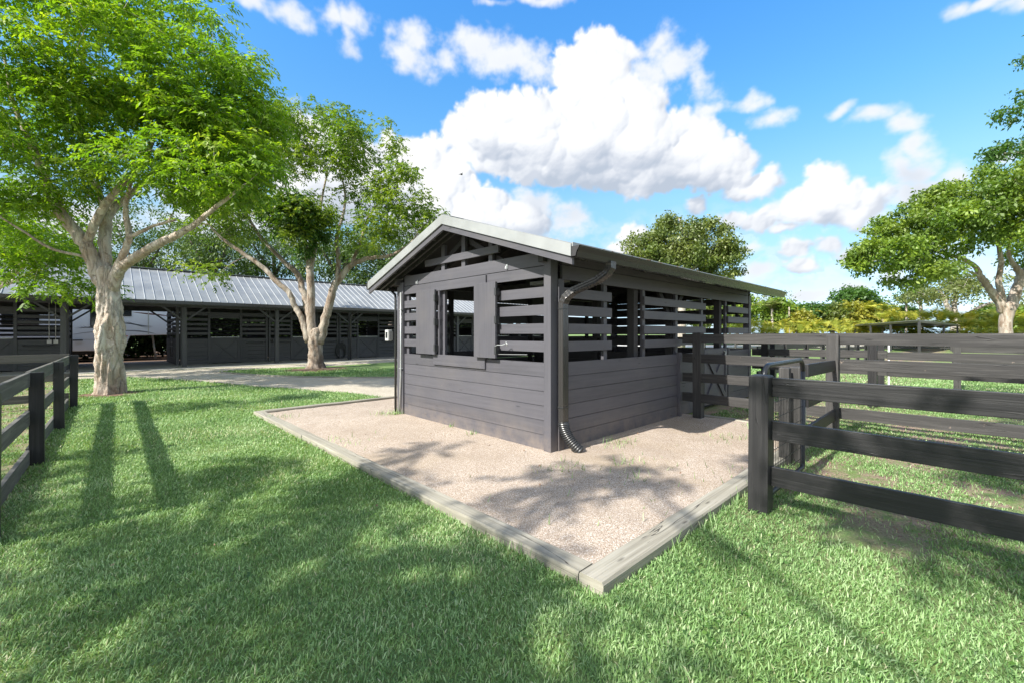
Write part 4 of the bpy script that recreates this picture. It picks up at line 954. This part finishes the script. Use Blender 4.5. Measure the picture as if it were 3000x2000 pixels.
t2=tree('shade_tree','multi-stemmed pale-barked tree with an open airy crown in front of the barn',
 [(925,1080,y2,.42),(925,990,y2,.34)],
 [[(905,1000,y2,.2),(882,930,18.2,.15),(866,903,18.2,.145),(849,862,18.1,.14),(808,823,18,.13),(767,781,17.9,.12),(700,735,17.7,.10),(640,690,17.5,.07),(600,640,17.3,.04)],
  [(912,1000,y2,.2),(900,900,18.5,.18),(888,850,18.6,.17),(869,801,18.7,.15),(822,757,18.9,.12),(760,690,19.2,.09),(720,620,19.4,.07),(700,540,19.6,.04)],
  [(918,1010,y2,.24),(912,940,18.3,.23),(911,818,18.3,.20),(905,770,18.3,.16),(895,720,18.4,.11),(870,640,18.5,.08),(840,560,18.7,.05),(820,460,18.8,.03)],
  [(909,790,18.3,.13),(920,745,18.2,.11),(928,690,18.1,.08),(940,600,18,.06),(960,500,17.9,.035)],
  [(935,1005,y2,.24),(958,920,18.2,.22),(978,842,18.1,.19),(999,812,18,.17),(1030,777,17.9,.14),(1080,757,17.7,.11),(1141,750,17.5,.08),(1200,715,17.3,.05),(1240,660,17.2,.03)],
  [(990,815,18,.13),(992,760,18.1,.12),(986,700,18.2,.10),(1005,630,18.3,.07),(1010,560,18.4,.05),(985,470,18.5,.03)],
  [(1030,777,17.9,.10),(1058,705,18,.08),(1078,640,18.1,.06),(1120,580,18.2,.045),(1150,520,18.3,.025)]],
 [(790,400,140,90,18.5,2.2,34),(940,400,140,80,18.5,2,34),(1080,430,110,80,18.2,2,28),(1190,560,90,70,17.8,1.6,24),(1225,640,55,55,17.5,1,12),(680,480,110,110,18.6,2,36),(610,540,60,80,18,1.4,12),
  (890,640,75,62,17.4,1.1,34),(745,630,110,60,18.3,1.4,20),(1085,700,80,45,17.6,1,10),(630,640,90,60,17.8,1.2,14),(1130,650,60,50,17.6,1,9),(950,500,200,70,18.6,2,16),(600,800,60,30,17.5,.6,4),(1060,560,70,50,18.8,1,6)],
 'leaf2','bark2',L=.12,W=.06,nl=8,spread=.28,clR=.58,ncl=27,seed=8,parts='custom',twr=.024,rs=.80)
_r=np.random.default_rng(66); _D=[]
for cx_,cy_,rr_,n_ in ((800,620,.55,110),(860,600,.75,170),(905,640,.7,150),(850,670,.6,120),(930,690,.45,70),(900,720,.35,40),(770,590,.4,50),(885,745,.22,18)):
    _D.append(np.array(P(cx_,cy_,17.3+_r.normal(0,.3)))+unit(_r.normal(0,1,(n_,3)))*(_r.random((n_,1))**.45)*rr_*np.array([1.1,1,.8]))
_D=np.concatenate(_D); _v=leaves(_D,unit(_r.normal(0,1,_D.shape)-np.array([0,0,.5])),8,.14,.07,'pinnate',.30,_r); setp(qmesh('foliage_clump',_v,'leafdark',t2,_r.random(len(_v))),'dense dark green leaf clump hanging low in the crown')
gnarl(t2,[list(P(925,1086,y2))[:2]+[-.06,.56],list(P(925,1062,y2))[:3]+[.42],list(P(924,1030,y2))[:3]+[.37],list(P(924,1000,y2))[:3]+[.36],list(P(924,972,y2))[:3]+[.34],list(P(922,962,y2))[:3]+[.22]],.80,32,'bark2',7,.6)
tree('shade_tree','dark dense leaf clump hanging low in the airy tree crown',[(-900,1,1,0),(890,560,17.4,.03)],[],[],'leafdark','bark2') if False else None

so=MB(); c_=G(925,1084); n_=40; so.quad(*[(c_[0]+math.cos(2*math.pi*k/n_)*(1.25+.3*mnoise.noise(Vector((math.cos(k*.3)*2,math.sin(k*.3)*2,5)))),c_[1]+math.sin(2*math.pi*k/n_)*(1.05+.35*mnoise.noise(Vector((math.cos(k*.3)*2,math.sin(k*.3)*2,9)))),.0475) for k in range(n_)]); setp(so.build('bare_soil','soil'),kind='structure')
# trees behind the barn
BG='tall dark trees in a row behind the barn'
bgs=[(150,33,620,210,'first dark tree behind the barn, mostly hidden by the big near tree'),(420,36,590,190,'dark tree rising over the barn ridge just right of the thick trunk'),(620,34,600,170,'dark tree behind the barn roof between the two pale-barked trees'),
 (800,37,610,170,'fine-leaved dark tree behind the left stems of the airy tree'),(990,35,620,160,'dark tree behind the barn between the airy tree stems'),(1140,34,640,140,'rightmost dark tree behind the barn, above the shed eave'),(-120,34,600,200,'leftmost dark tree behind the barn at the frame edge'),(1270,40,720,120,'low dark tree behind the barn hidden partly by the shed roof')]
for i,(cx,Y_,top,wd,lab) in enumerate(bgs):
    tree('background_tree',lab,[(cx,1030,Y_,.28),(cx+10,880,Y_,.2),(cx,max(740,top+95),Y_,.12)],[[(cx,810,Y_,.12),(cx-50,max(730,top+80),Y_,.08),(cx-80,max(660,top+70),Y_,.04)],[(cx+5,810,Y_,.12),(cx+50,max(720,top+85),Y_,.08),(cx+80,max(650,top+75),Y_,.04)]],
     [(cx,top+70,wd*.55,70,Y_,2.6,26),(cx-50,top+140,wd*.6,60,Y_,2.4,22),(cx+50,top+150,wd*.6,60,Y_,2.4,22),(cx,top+215,wd*.7,50,Y_+1,2,18)],'leafbg','barkdark',BG,L=.22,W=.11,nl=9,style='r',spread=.28,clR=.9,ncl=12,seed=20+i,twr=.03)

UG='dense shrubs in the shade behind the barn'
_on=['first','second','third','fourth','fifth','sixth','seventh','eighth','ninth','tenth','eleventh']
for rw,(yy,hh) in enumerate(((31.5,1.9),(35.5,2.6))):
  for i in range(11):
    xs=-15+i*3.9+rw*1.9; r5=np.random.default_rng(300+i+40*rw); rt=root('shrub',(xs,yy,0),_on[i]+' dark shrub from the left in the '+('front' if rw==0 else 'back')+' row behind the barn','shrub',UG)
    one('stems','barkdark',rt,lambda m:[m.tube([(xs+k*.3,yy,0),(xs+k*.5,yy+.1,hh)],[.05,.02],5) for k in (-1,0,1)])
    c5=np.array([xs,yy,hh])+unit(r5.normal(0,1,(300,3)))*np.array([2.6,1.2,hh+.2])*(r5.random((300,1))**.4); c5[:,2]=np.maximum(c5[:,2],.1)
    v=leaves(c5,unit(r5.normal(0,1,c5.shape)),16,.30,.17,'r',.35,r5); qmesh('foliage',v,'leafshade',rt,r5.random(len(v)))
tree('oak_tree','round-crowned olive-green tree rising behind the shed roof',[(1995,985,42,.4),(2000,860,42,.35),(2005,800,42,.28)],
 [[(2005,810,42,.2),(1960,760,42,.13),(1920,720,42,.08)],[(2005,800,42,.2),(2020,740,42,.15),(2000,680,42,.1),(1990,640,42,.06)],[(2008,805,42,.2),(2060,760,42,.13),(2110,720,42,.08)]],
 [(1985,690,70,60,42,3,30),(2080,710,65,58,42,3,30),(1905,730,70,45,42,3,24),(2110,770,50,60,42,3,24),(1990,780,120,55,42,3.2,44),(1990,745,60,50,40,2,14),(1870,765,35,30,42,1.5,6)],
 'leafoak','barkpale',L=.26,W=.15,nl=9,style='r',spread=.26,clR=.85,ncl=24,seed=40,twr=.04)
yf=38
tree('fig_tree','huge spreading fig tree with thick fluted trunk at the right edge',[(2948,1020,yf,.75),(2945,960,yf,.62),(2947,900,yf,.66),(2945,886,yf,.45)],
 [[(2944,915,yf,.5),(2918,872,yf,.44),(2893,838,yf,.38),(2874,813,yf,.34),(2859,784,yf,.27),(2834,766,yf,.25),(2801,753,yf,.2),(2750,740,yf,.12),(2690,720,yf,.07)],
  [(2943,905,yf,.42),(2926,825,yf,.32),(2933,775,yf,.27),(2925,720,yf,.22),(2905,660,yf,.15),(2880,600,yf,.08)],
  [(2955,915,yf,.6),(2976,855,yf,.55),(2988,806,yf,.42),(2970,775,yf,.26),(2955,745,yf,.2),(2960,690,yf,.12)],[(2985,830,yf,.5),(3010,790,yf,.4),(3040,740,yf,.25),(3080,690,yf,.15)],
  [(2872,812,yf,.16),(2840,797,yf,.13),(2805,786,yf,.1),(2750,784,yf,.05)]],
 [(2925,545,105,62,yf,5,56),(2810,600,110,66,yf,5,56),(2700,665,100,62,yf,4.5,50),(2600,738,90,38,yf,3.5,34),(2660,795,85,42,yf,4,30),(2870,655,110,50,yf,4,34),(3000,620,110,90,yf,5,44),(2750,735,60,35,yf,3,12),(3100,720,110,90,yf,5,26),(2985,700,60,40,yf-3,2,10),(2540,760,30,18,yf,1.5,6)],
 'leaffig','bark2',L=.30,W=.17,nl=9,style='r',spread=.25,clR=.78,ncl=15,rs=.70,seed=50,twr=.05)
y9=20
tree('broadleaf_tree','dark overhanging tree whose branch tips enter at the right edge high up',[(3500,1070,y9,.5),(3480,700,y9,.4),(3400,560,y9,.3)],
 [[(3400,560,y9,.2),(3200,470,y9,.12),(3050,450,y9,.06),(2940,450,y9,.03)],[(3400,560,y9,.2),(3200,350,y9,.1),(3050,310,y9,.05),(2960,320,y9,.02)],[(3400,560,y9,.2),(3250,200,y9,.08),(3080,130,y9,.03)]],
 [(2975,435,62,18,y9,.9,12),(2990,330,55,14,y9,.8,7),(3020,290,40,18,y9,.7,4),(3040,120,55,25,y9,.8,6),(3250,380,160,140,y9,2,40),(3010,180,18,12,y9,.4,2)],
 'leafdark','barkpale',L=.17,W=.09,nl=8,style='r',spread=.17,clR=.38,ncl=12,seed=60,twr=.02)
yp=56
tree('pale_tree','pale sparse tree with white branching trunk beneath the fig crown',[(2805,985,yp,.7),(2800,930,yp,.55)],
 [[(2795,940,yp,.4),(2775,900,yp,.3),(2765,870,yp,.2),(2750,850,yp,.1)],[(2800,930,yp,.45),(2795,900,yp,.3),(2800,870,yp,.2),(2790,830,yp,.1)],[(2805,940,yp,.4),(2840,920,yp,.28),(2870,900,yp,.2),(2920,880,yp,.1)],[(2808,945,yp,.3),(2860,930,yp,.22),(2890,925,yp,.15),(2930,920,yp,.1)]],
 [(2790,830,80,28,yp,3,22),(2720,865,55,30,yp,3,14),(2850,835,70,28,yp,3,16),(2800,860,90,26,yp,3,10),(2960,850,50,30,yp,3,10)],
 'leafpale','barkpale',L=.35,W=.2,nl=8,style='r',spread=.4,clR=1.1,ncl=9,seed=70,twr=.09)
tree('bare_tree','thin grey half-bare tree with slender trunk left of the pale tree',[(2700,985,62,.3),(2698,900,62,.2),(2692,870,62,.12)],[[(2698,900,62,.15),(2675,865,62,.08)]],[(2685,860,35,20,62,2,10),(2672,880,25,18,62,2,6)],'leafbg','barkpale',L=.3,W=.18,nl=6,style='r',spread=.4,clR=1,ncl=7,seed=71,twr=.07)
BU='rounded trees and bushes above the palm hedge'
for i,(cx,cy,rx,ry,Y_,lm,lab) in enumerate([
 (2160,905,70,50,58,'leaffig','broad green tree seen between the slats at the far end of the shed'),(2040,915,60,45,60,'leafoak','olive tree seen only through the shed slats'),
 (2275,910,44,42,54,'leaffig','round mid-green tree just right of the shed eave tip'),(2375,915,44,28,56,'leafdark','low dark green tree beside a thin pole'),(2345,938,28,20,52,'leafyel','small yellow-green rounded bush in front of the dark green tree'),
 (2500,885,75,48,58,'leafdark','tallest dark bushy tree above the middle of the hedge'),(2440,920,50,32,55,'leafoak','low olive bush left of the tallest bushy tree'),(2510,918,46,34,54,'leafyel','yellow-tinted bush beneath the tallest bushy tree'),(2570,915,40,20,60,'leafdark','low dark tree right of the tallest bushy tree'),
 (2640,915,45,14,66,'leafdark','distant flat dark tree line behind the shelter'),(2890,930,40,24,54,'leafdark','dark bush beneath the fig limb'),(2990,935,45,40,54,'leaffig','green bush behind the fig trunk at the frame edge'),(2930,905,50,18,64,'leafpale','distant pale bush behind the fig trunk')]):
    tree('round_tree',lab,[(cx,985,Y_,.25),(cx,cy+5,Y_,.15)],[],[(cx,cy,rx*.8,ry*.8,Y_,rx*Y_/F*.8,int(20+rx*.5)),(cx,(cy+975)/2,rx*.7,max(8,(975-cy)*.45),Y_,rx*Y_/F*.6,10)],lm,'barkdark',BU,L=.36,W=.24,nl=8,style='r',spread=.30,clR=.85,ncl=15,seed=80+i,nobr=True,shell=.3)
tree('wispy_tree','thin hazy grey-green tree peeking out beside the shed eave tip',[(2235,985,60,.3),(2238,900,60,.15)],[],[(2245,880,35,14,60,2,9),(2285,870,25,14,60,2,6),(2228,925,16,30,60,1.5,5)],'leafpale','barkpale',L=.3,W=.15,nl=6,style='r',spread=.5,clR=1.1,ncl=6,seed=95,twr=.06)
# feather palms
def palm_tuft(c,n,L,r,droop=.9,lean=1.0):
    vs=[]; rn=[]
    for _ in range(n):
        a=r.random()*6.283; e=(.75+.7*r.random())*lean; d=np.array([math.cos(a)*math.cos(e),math.sin(a)*math.cos(e),math.sin(e)]); l=L*(.7+.5*r.random()); p=np.array(c)+r.normal(0,.12,3)*[1,1,.3]; K=5; pts=[]
        for i in range(K+1):
            t=i/K; pts.append(p+d*l*t-np.array([0,0,1])*droop*l*t*t*.55)
        sd=unit(np.cross(d,[0,0,1])); q=r.random()
        for i in range(K):
            wv=l*.20*math.sin(math.pi*(.18+.72*i/K)); 
            for s_ in (-1,1):
                o=sd*s_*wv-np.array([0,0,1])*wv*.55; mid=(pts[i]+pts[i+1])/2
                for h_ in (0,.5):
                    a0=pts[i]*(1-h_)+pts[i+1]*h_; a1=a0+(pts[i+1]-pts[i])*.32
                    vs.append([a0,a1,a1+o+d*.12*l,a0+o*.7+d*.10*l]); rn.append(np.clip(q*.7+r.random()*.3,0,1))
    return vs,rn
def hedge():
    r=np.random.default_rng(5); vs=[];rn=[]
    for Yb,h_ in ((46,.7),(47.5,1.5),(49,2.2)):
        X_=24
        while X_<74:
            x,y=cam_xy(X_+r.normal(0,.2),Yb+r.normal(0,.5)); extra=1.0 if X_<42 else 1.35
            for zb_ in (h_*extra,):
                a,b=palm_tuft((x,y,zb_),11,1.55*extra*(.85+.3*r.random()),r); vs+=a; rn+=b
            X_+=.75
    o=qmesh('palm_hedge',np.array(vs),'palm',None,np.array(rn)); setp(o,kind='stuff')
hedge()
r_=np.random.default_rng(77)
PG='feathery palms standing above the hedge'
for (px_,top,Y_,L_,lm,lab) in ((2262,905,53,2.3,'leafpale','drooping pale green palm beside the round mid-green tree'),(2383,925,55,2.0,'leafyel','yellowish palm right of the dark green tree'),(2535,915,53,2.6,'palm','golden palm rising from the hedge left of the shelter'),(2585,915,54,2.4,'palm','golden palm rising from the hedge above the shelter roof'),(2655,890,60,2.0,'leafdark','thin tall palm silhouetted against the clouds'),(2950,950,50,2.2,'leaffig','short palm at the base of the fig trunk')):
    b=P(px_,976,Y_); t=P(px_,top,Y_); rt=root('palm_tree',(b[0],b[1],0),lab,'palm',PG)
    tb('trunk','barkpale',rt,[(b[0],b[1],0),(b[0]+.1,b[1],t[2]*.5),(t[0],t[1],t[2])],.13,8)
    a,c=palm_tuft(t,22,L_,r_,1.0,.9); qmesh('crown',np.array(a),lm,rt,np.array(c))
setp(one('utility_pole','barkpale',None,lambda m:m.tube([P(2312,980,52),P(2312,900,52)],.09,6)),'thin grey pole between two green trees above the hedge','pole')
# trees to the left of / behind the viewpoint whose crowns dapple the lawn
def wtree(name,label,x,y,h,rad,blobs,seed,n=1.0,lm='leaf2'):
    r=np.random.default_rng(seed); rt=root(name,(x,y,0),label,'tree'); m=MB(); m.tube([(x,y,-.05),(x+.1,y,h*.25),(x,y+.1,h*.5)],[.22,.18,.14],12)
    cls=[]
    for (bx_,by_,bz_,br,nc) in blobs:
        m.tube([(x,y+.1,h*.45),((x+bx_)/2,(y+by_)/2,(h*.5+bz_)/2+.5),(bx_,by_,bz_)],[.05,.03,.012],8)
        for _ in range(nc):
            d=unit(r.normal(0,1,3)); cls.append(np.array([bx_,by_,bz_])+d*br*np.array([1,1,.45])*(.3+.7*r.random()))
    cls=np.array(cls)
    for c in cls: m.tube([(x+(c[0]-x)*.75,y+(c[1]-y)*.75,h*.5+(c[2]-h*.5)*.8),tuple(c)],[.03,.012],5,False)
    m.build('trunk','bark2',rt,smooth=True)
    k=19; C=np.repeat(cls,k,axis=0); off=unit(r.normal(0,1,C.shape))*(r.random((len(C),1))**.5)*.42*np.array([1,1,.6])
    v=leaves(C+off,unit(off+r.normal(0,.2,C.shape)),9,.15,.06,'pinnate',.34,r); qmesh('crown',v,lm,rt,r.random(len(v)))
# shadow centre (x,y) on ground <- crown point: x-1.052*z , y+.0675*z
def above(gx,gy,z): return (gx-1.148*(z-.035),gy+.0736*(z-.035),z)
def sh_(lst): return [(*above(*G(px_,py_)[:2],z_),rd_,n_) for px_,py_,z_,rd_,n_ in lst]
wtree('lawn_tree','leafy tree off to the left whose crown shades the front lawn',-10.5,-2.2,8,3,sh_([(760,1385,6.6,.5,4),(1140,1450,7.0,.4,4),(400,1640,6.2,.5,3),(760,1660,6.4,.5,4),(1350,1670,6.8,.45,4),(1080,1830,6.2,.4,2),(40,1420,6.4,.4,2),(1650,1430,7.6,.35,3),(1240,1335,7.9,.16,1)]),101)
wtree('lawn_tree','leafy tree beyond the viewpoint whose crown shades the right paddock grass',-9.5,-6.5,8,3,sh_([(1860,1410,8.0,.25,2),(2650,1530,7.0,.5,4),(2980,1420,7.4,.5,3),(1720,1990,6.0,.2,1),(2950,1230,7.8,.6,2),(2350,1380,7.6,.25,1),(1500,1860,6.0,.3,1)]),102)
wtree('lawn_tree','tree beyond the left pen whose crown dapples the lawn and path',-12.5,6.5,9,3,sh_([(150,1500,7.0,.3,2),(620,1190,8.0,.5,3),(900,1165,8.2,.5,3),(300,1350,7.2,.3,1)])+[(*above(-6.5,5.0,7.0),1.3,8)],103)

# bird
bird=root('bird',P(1351,512,55),'tiny dark bird flying in front of the clouds','bird'); bp_=Vector(P(1351,512,55))
one('body','darkhole',bird,lambda m:m.tube([bp_+Vector((-.22,0,0)),bp_+Vector((-.1,0,.02)),bp_+Vector((.08,0,.02)),bp_+Vector((.18,0,.03)),bp_+Vector((.26,0,.02))],[.02,.07,.09,.06,.01],8),smooth=True)
for s_ in (-1,1): one('wing','darkhole',bird,lambda m:m.prism([bp_+Vector((.1,s_*.05,.04)),bp_+Vector((.05,s_*.30,.14)),bp_+Vector((-.02,s_*.52,.05)),bp_+Vector((-.08,s_*.30,.10)),bp_+Vector((-.08,s_*.05,.04))],(0,0,.012)))

# ---------------------------------------------------------------- grass blades
SOIL=G(925,1084); SOIL1=G(320,1158)
so=MB(); so.quad(*[(SOIL1[0]+math.cos(2*math.pi*k/30)*(.62+.1*math.sin(k*1.3)),SOIL1[1]+math.sin(2*math.pi*k/30)*(.60+.1*math.sin(k*2.1)),.040) for k in range(30)]); setp(so.build('bare_soil','soil'),kind='structure')
def grass():
    r=np.random.default_rng(9); Vs=[];Rn=[]
    bands=[(1.45,2.6,10500,.027,.0050),(2.6,3.8,7600,.028,.0054),(3.8,5.5,4800,.030,.0066),(5.5,8,2400,.032,.0085),(8,12,950,.040,.012),(12,18,360,.05,.018)]
    for (a,b,dn,Lb,Wb) in bands:
        k=1.42; area=k*(b*b-a*a); n=int(area*dn)
        Yv=np.sqrt(a*a+(b*b-a*a)*r.random(n)); Xv=(r.random(n)*2-1)*k*Yv
        x=CAM[0]+CA*Xv+SA*Yv; y=CAM[1]-SA*Xv+CA*Yv
        bad=inpoly(x,y,[(-1.93,-2.07),(7.3,-2.07),(7.3,5.48),(-1.93,5.48)]) & ~((x>3.75)&(y<-.05))
        bad|=(inpoly(x,y,PATHs)&~inpoly(x,y,ISLs)); bad|=inpoly(x,y,[(-.3,-.3),(7.3,-.3),(7.3,4),(-.3,4)]); bad|=(y>18.7); bad|=((x-SOIL[0])**2+(y-SOIL[1])**2<(.95+.25*np.sin(x*7+y*5))**2); bad|=((x-SOIL1[0])**2+(y-SOIL1[1])**2<(.52+.12*np.sin(x*9+y*7))**2)
        worn=((x>-.2)&(y<-2.0))|(x<-4.55)|((x>3.7)&(y<0)&(y>-2.6))
        nz=np.array([mnoise.noise(Vector((float(p)*1.5,float(q)*1.5,0))) for p,q in zip(x,y)])
        bad|=worn&(nz+r.normal(0,.16,n)>.06)&(x<9)&(r.random(n)<.93); bad|=(nz+r.normal(0,.12,n)>.70)
        x=x[~bad];y=y[~bad];nz=nz[~bad]; n=len(x)
        an=r.random(n)*6.283; fl=np.sin(x*1.3+2*np.sin(y*1.1))*1.2+r.normal(0,1.2,n); an=np.where(r.random(n)<.5,fl,an)
        lean=np.clip(r.normal(1.05,.42,n),.1,1.55); L=Lb*(.5+.9*r.random(n)); Wd_=Wb*(.6+.7*r.random(n))
        h=np.stack([np.cos(an),np.sin(an),np.zeros(n)],1); up=np.array([0,0,1.0]); s=np.stack([-np.sin(an),np.cos(an),np.zeros(n)],1)
        tw=r.normal(0,.5,n)[:,None]; s=unit(s+up*tw)
        isl=inpoly(x,y,ISLs); z0=.035+np.where(isl,.009,0.0)+np.where(r.random(n)<.3,.012,0)
        p0=np.stack([x,y,z0],1); p1=p0+(h*np.sin(lean*.55)[:,None]+up*np.cos(lean*.55)[:,None])*(L*.55)[:,None]; p2=p1+(h*np.sin(lean*.95)[:,None]+up*np.cos(lean*.95)[:,None])*(L*.5)[:,None]
        w0=(s*Wd_[:,None]*.5); v=np.stack([p0-w0*.8,p0+w0*.8,p1+w0,p1-w0],1); v2=np.stack([p1-w0,p1+w0,p2+w0*.15,p2-w0*.15],1)
        rn=np.clip(r.random(n)*.72+nz*.25+.08,0,.93); dry=np.clip((np.sin(x*2.1+1.3*np.sin(y*1.7))+np.sin(y*2.6+x))*.5-.35,0,1); rn=np.where(r.random(n)<.03+.35*dry,.95+.05*r.random(n),rn)
        Vs+=[v,v2];Rn+=[rn,rn]
    o=qmesh('grass',np.concatenate(Vs),'grass',None,np.concatenate(Rn)); setp(o,kind='stuff')
grass()
def litter():
    r=np.random.default_rng(4); n=420; Vs=[]
    x=-1.7+r.random(n)*5.2; y=-1.8+r.random(n)*7.1; ok=~inpoly(x,y,[(-.05,-.05),(7,-.05),(7,3.75),(-.05,3.75)]); x=x[ok];y=y[ok]; z=np.full(len(x),GZ+.014)
    n2=60; X2=(r.random(n2)*2-1)*3.5; Y2=2+r.random(n2)*5; x2=CAM[0]+CA*X2+SA*Y2; y2_=CAM[1]-SA*X2+CA*Y2; o2=~inpoly(x2,y2_,[(-2,-2.1),(7.3,-2.1),(7.3,5.5),(-2,5.5)]); x=np.r_[x,x2[o2]];y=np.r_[y,y2_[o2]];z=np.r_[z,np.full(o2.sum(),.07)]
    n3=260; x3=-3+r.random(n3)*12; y3=6+r.random(n3)*12; o3=inpoly(x3,y3,PATHs); x=np.r_[x,x3[o3]];y=np.r_[y,y3[o3]];z=np.r_[z,np.full(o3.sum(),.046)]
    n4=5200; x4=.2+r.random(n4)*6.5; y4=-2.1-r.random(n4)*7; k4=np.array([mnoise.noise(Vector((float(p_)*1.5,float(q_)*1.5,0))) for p_,q_ in zip(x4,y4)])>-.02; x=np.r_[x,x4[k4]];y=np.r_[y,y4[k4]];z=np.r_[z,np.full(k4.sum(),.040)]
    n=len(x); a=r.random(n)*6.283; L=.012+.03*r.random(n)**2; c=np.stack([x,y,z],1); h=np.stack([np.cos(a),np.sin(a),r.normal(0,.15,n)],1); s=np.stack([-np.sin(a),np.cos(a),r.normal(0,.3,n)],1)
    v=np.stack([c,c+h*L[:,None]*.5+s*L[:,None]*.28,c+h*L[:,None]+np.array([0,0,.006]),c+h*L[:,None]*.5-s*L[:,None]*.28],1)
    setp(qmesh('leaf_litter',v,'deadleaf'),kind='stuff')
litter()
def weeds():
    r=np.random.default_rng(14); Vs=[];Rn=[]
    spots=[(-.12,3.55,.16,90),(-.25,3.7,.2,60),(-.05,2.0,.12,22),(-.1,1.4,.12,18),(.9,-.35,.3,60),(-.4,-.5,.35,40),(.3,-.9,.25,30),(2.3,-1.2,.4,40),(-.2,-1.2,.3,22),(-1.7,4.6,.3,40),(3.3,-1.2,.3,50),(0,-1.75,1.6,70),(-1.75,2.2,.5,60),(-.2,-2.12,1.6,300),(-1.98,-1.5,.4,120)]
    for (cx,cy,rd,n) in spots:
        x=cx+r.normal(0,rd*.5,n); y=cy+r.normal(0,rd*.35,n)
        if n in(300,): y=np.full(n,-2.09)+r.normal(0,.02,n)-.01
        if n==120: x=np.full(n,-2.0)+r.normal(0,.02,n)
        inside=(x>-1.93)&(y>-2.0); z=np.where(inside,GZ,.035)
        a=r.random(n)*6.283; L=.03+.06*r.random(n); h=np.stack([np.cos(a)*.6,np.sin(a)*.6,.3+r.random(n)],1); s=np.stack([-np.sin(a),np.cos(a),0*a],1)*.004; p=np.stack([x,y,z],1)
        Vs.append(np.stack([p-s,p+s,p+h*L[:,None]+s*.3,p+h*L[:,None]-s*.3],1)); Rn.append(r.random(n))
    setp(qmesh('weeds',np.concatenate(Vs),'grass',None,np.concatenate(Rn)),kind='stuff')
weeds()
def clover():
    r=np.random.default_rng(23); Vs=[]
    for _ in range(150):
        Y_=1.7+r.random()*5.5; X_=(r.random()*2-1)*1.25*Y_; x=CAM[0]+CA*X_+SA*Y_; y=CAM[1]-SA*X_+CA*Y_
        if inpoly(np.array([x]),np.array([y]),[(-2.05,-2.15),(7.3,-2.15),(7.3,5.55),(-2.05,5.55)])[0] or y>10: continue
        n=int(6+r.random()*12); c=np.stack([x+r.normal(0,.05,n),y+r.normal(0,.05,n),.052+.012*r.random(n)],1); a=r.random(n)*6.283
        h=np.stack([np.cos(a),np.sin(a),.25+.3*r.random(n)],1)*(.012+.014*r.random(n))[:,None]; s_=np.stack([-np.sin(a),np.cos(a),r.normal(0,.2,n)],1)*(.008+.006*r.random(n))[:,None]
        Vs.append(np.stack([c,c+h*.5+s_,c+h,c+h*.5-s_],1))
    V_=np.concatenate(Vs); setp(qmesh('lawn_weeds',V_,'leafdark',None,r.random(len(V_))),kind='stuff')
clover()
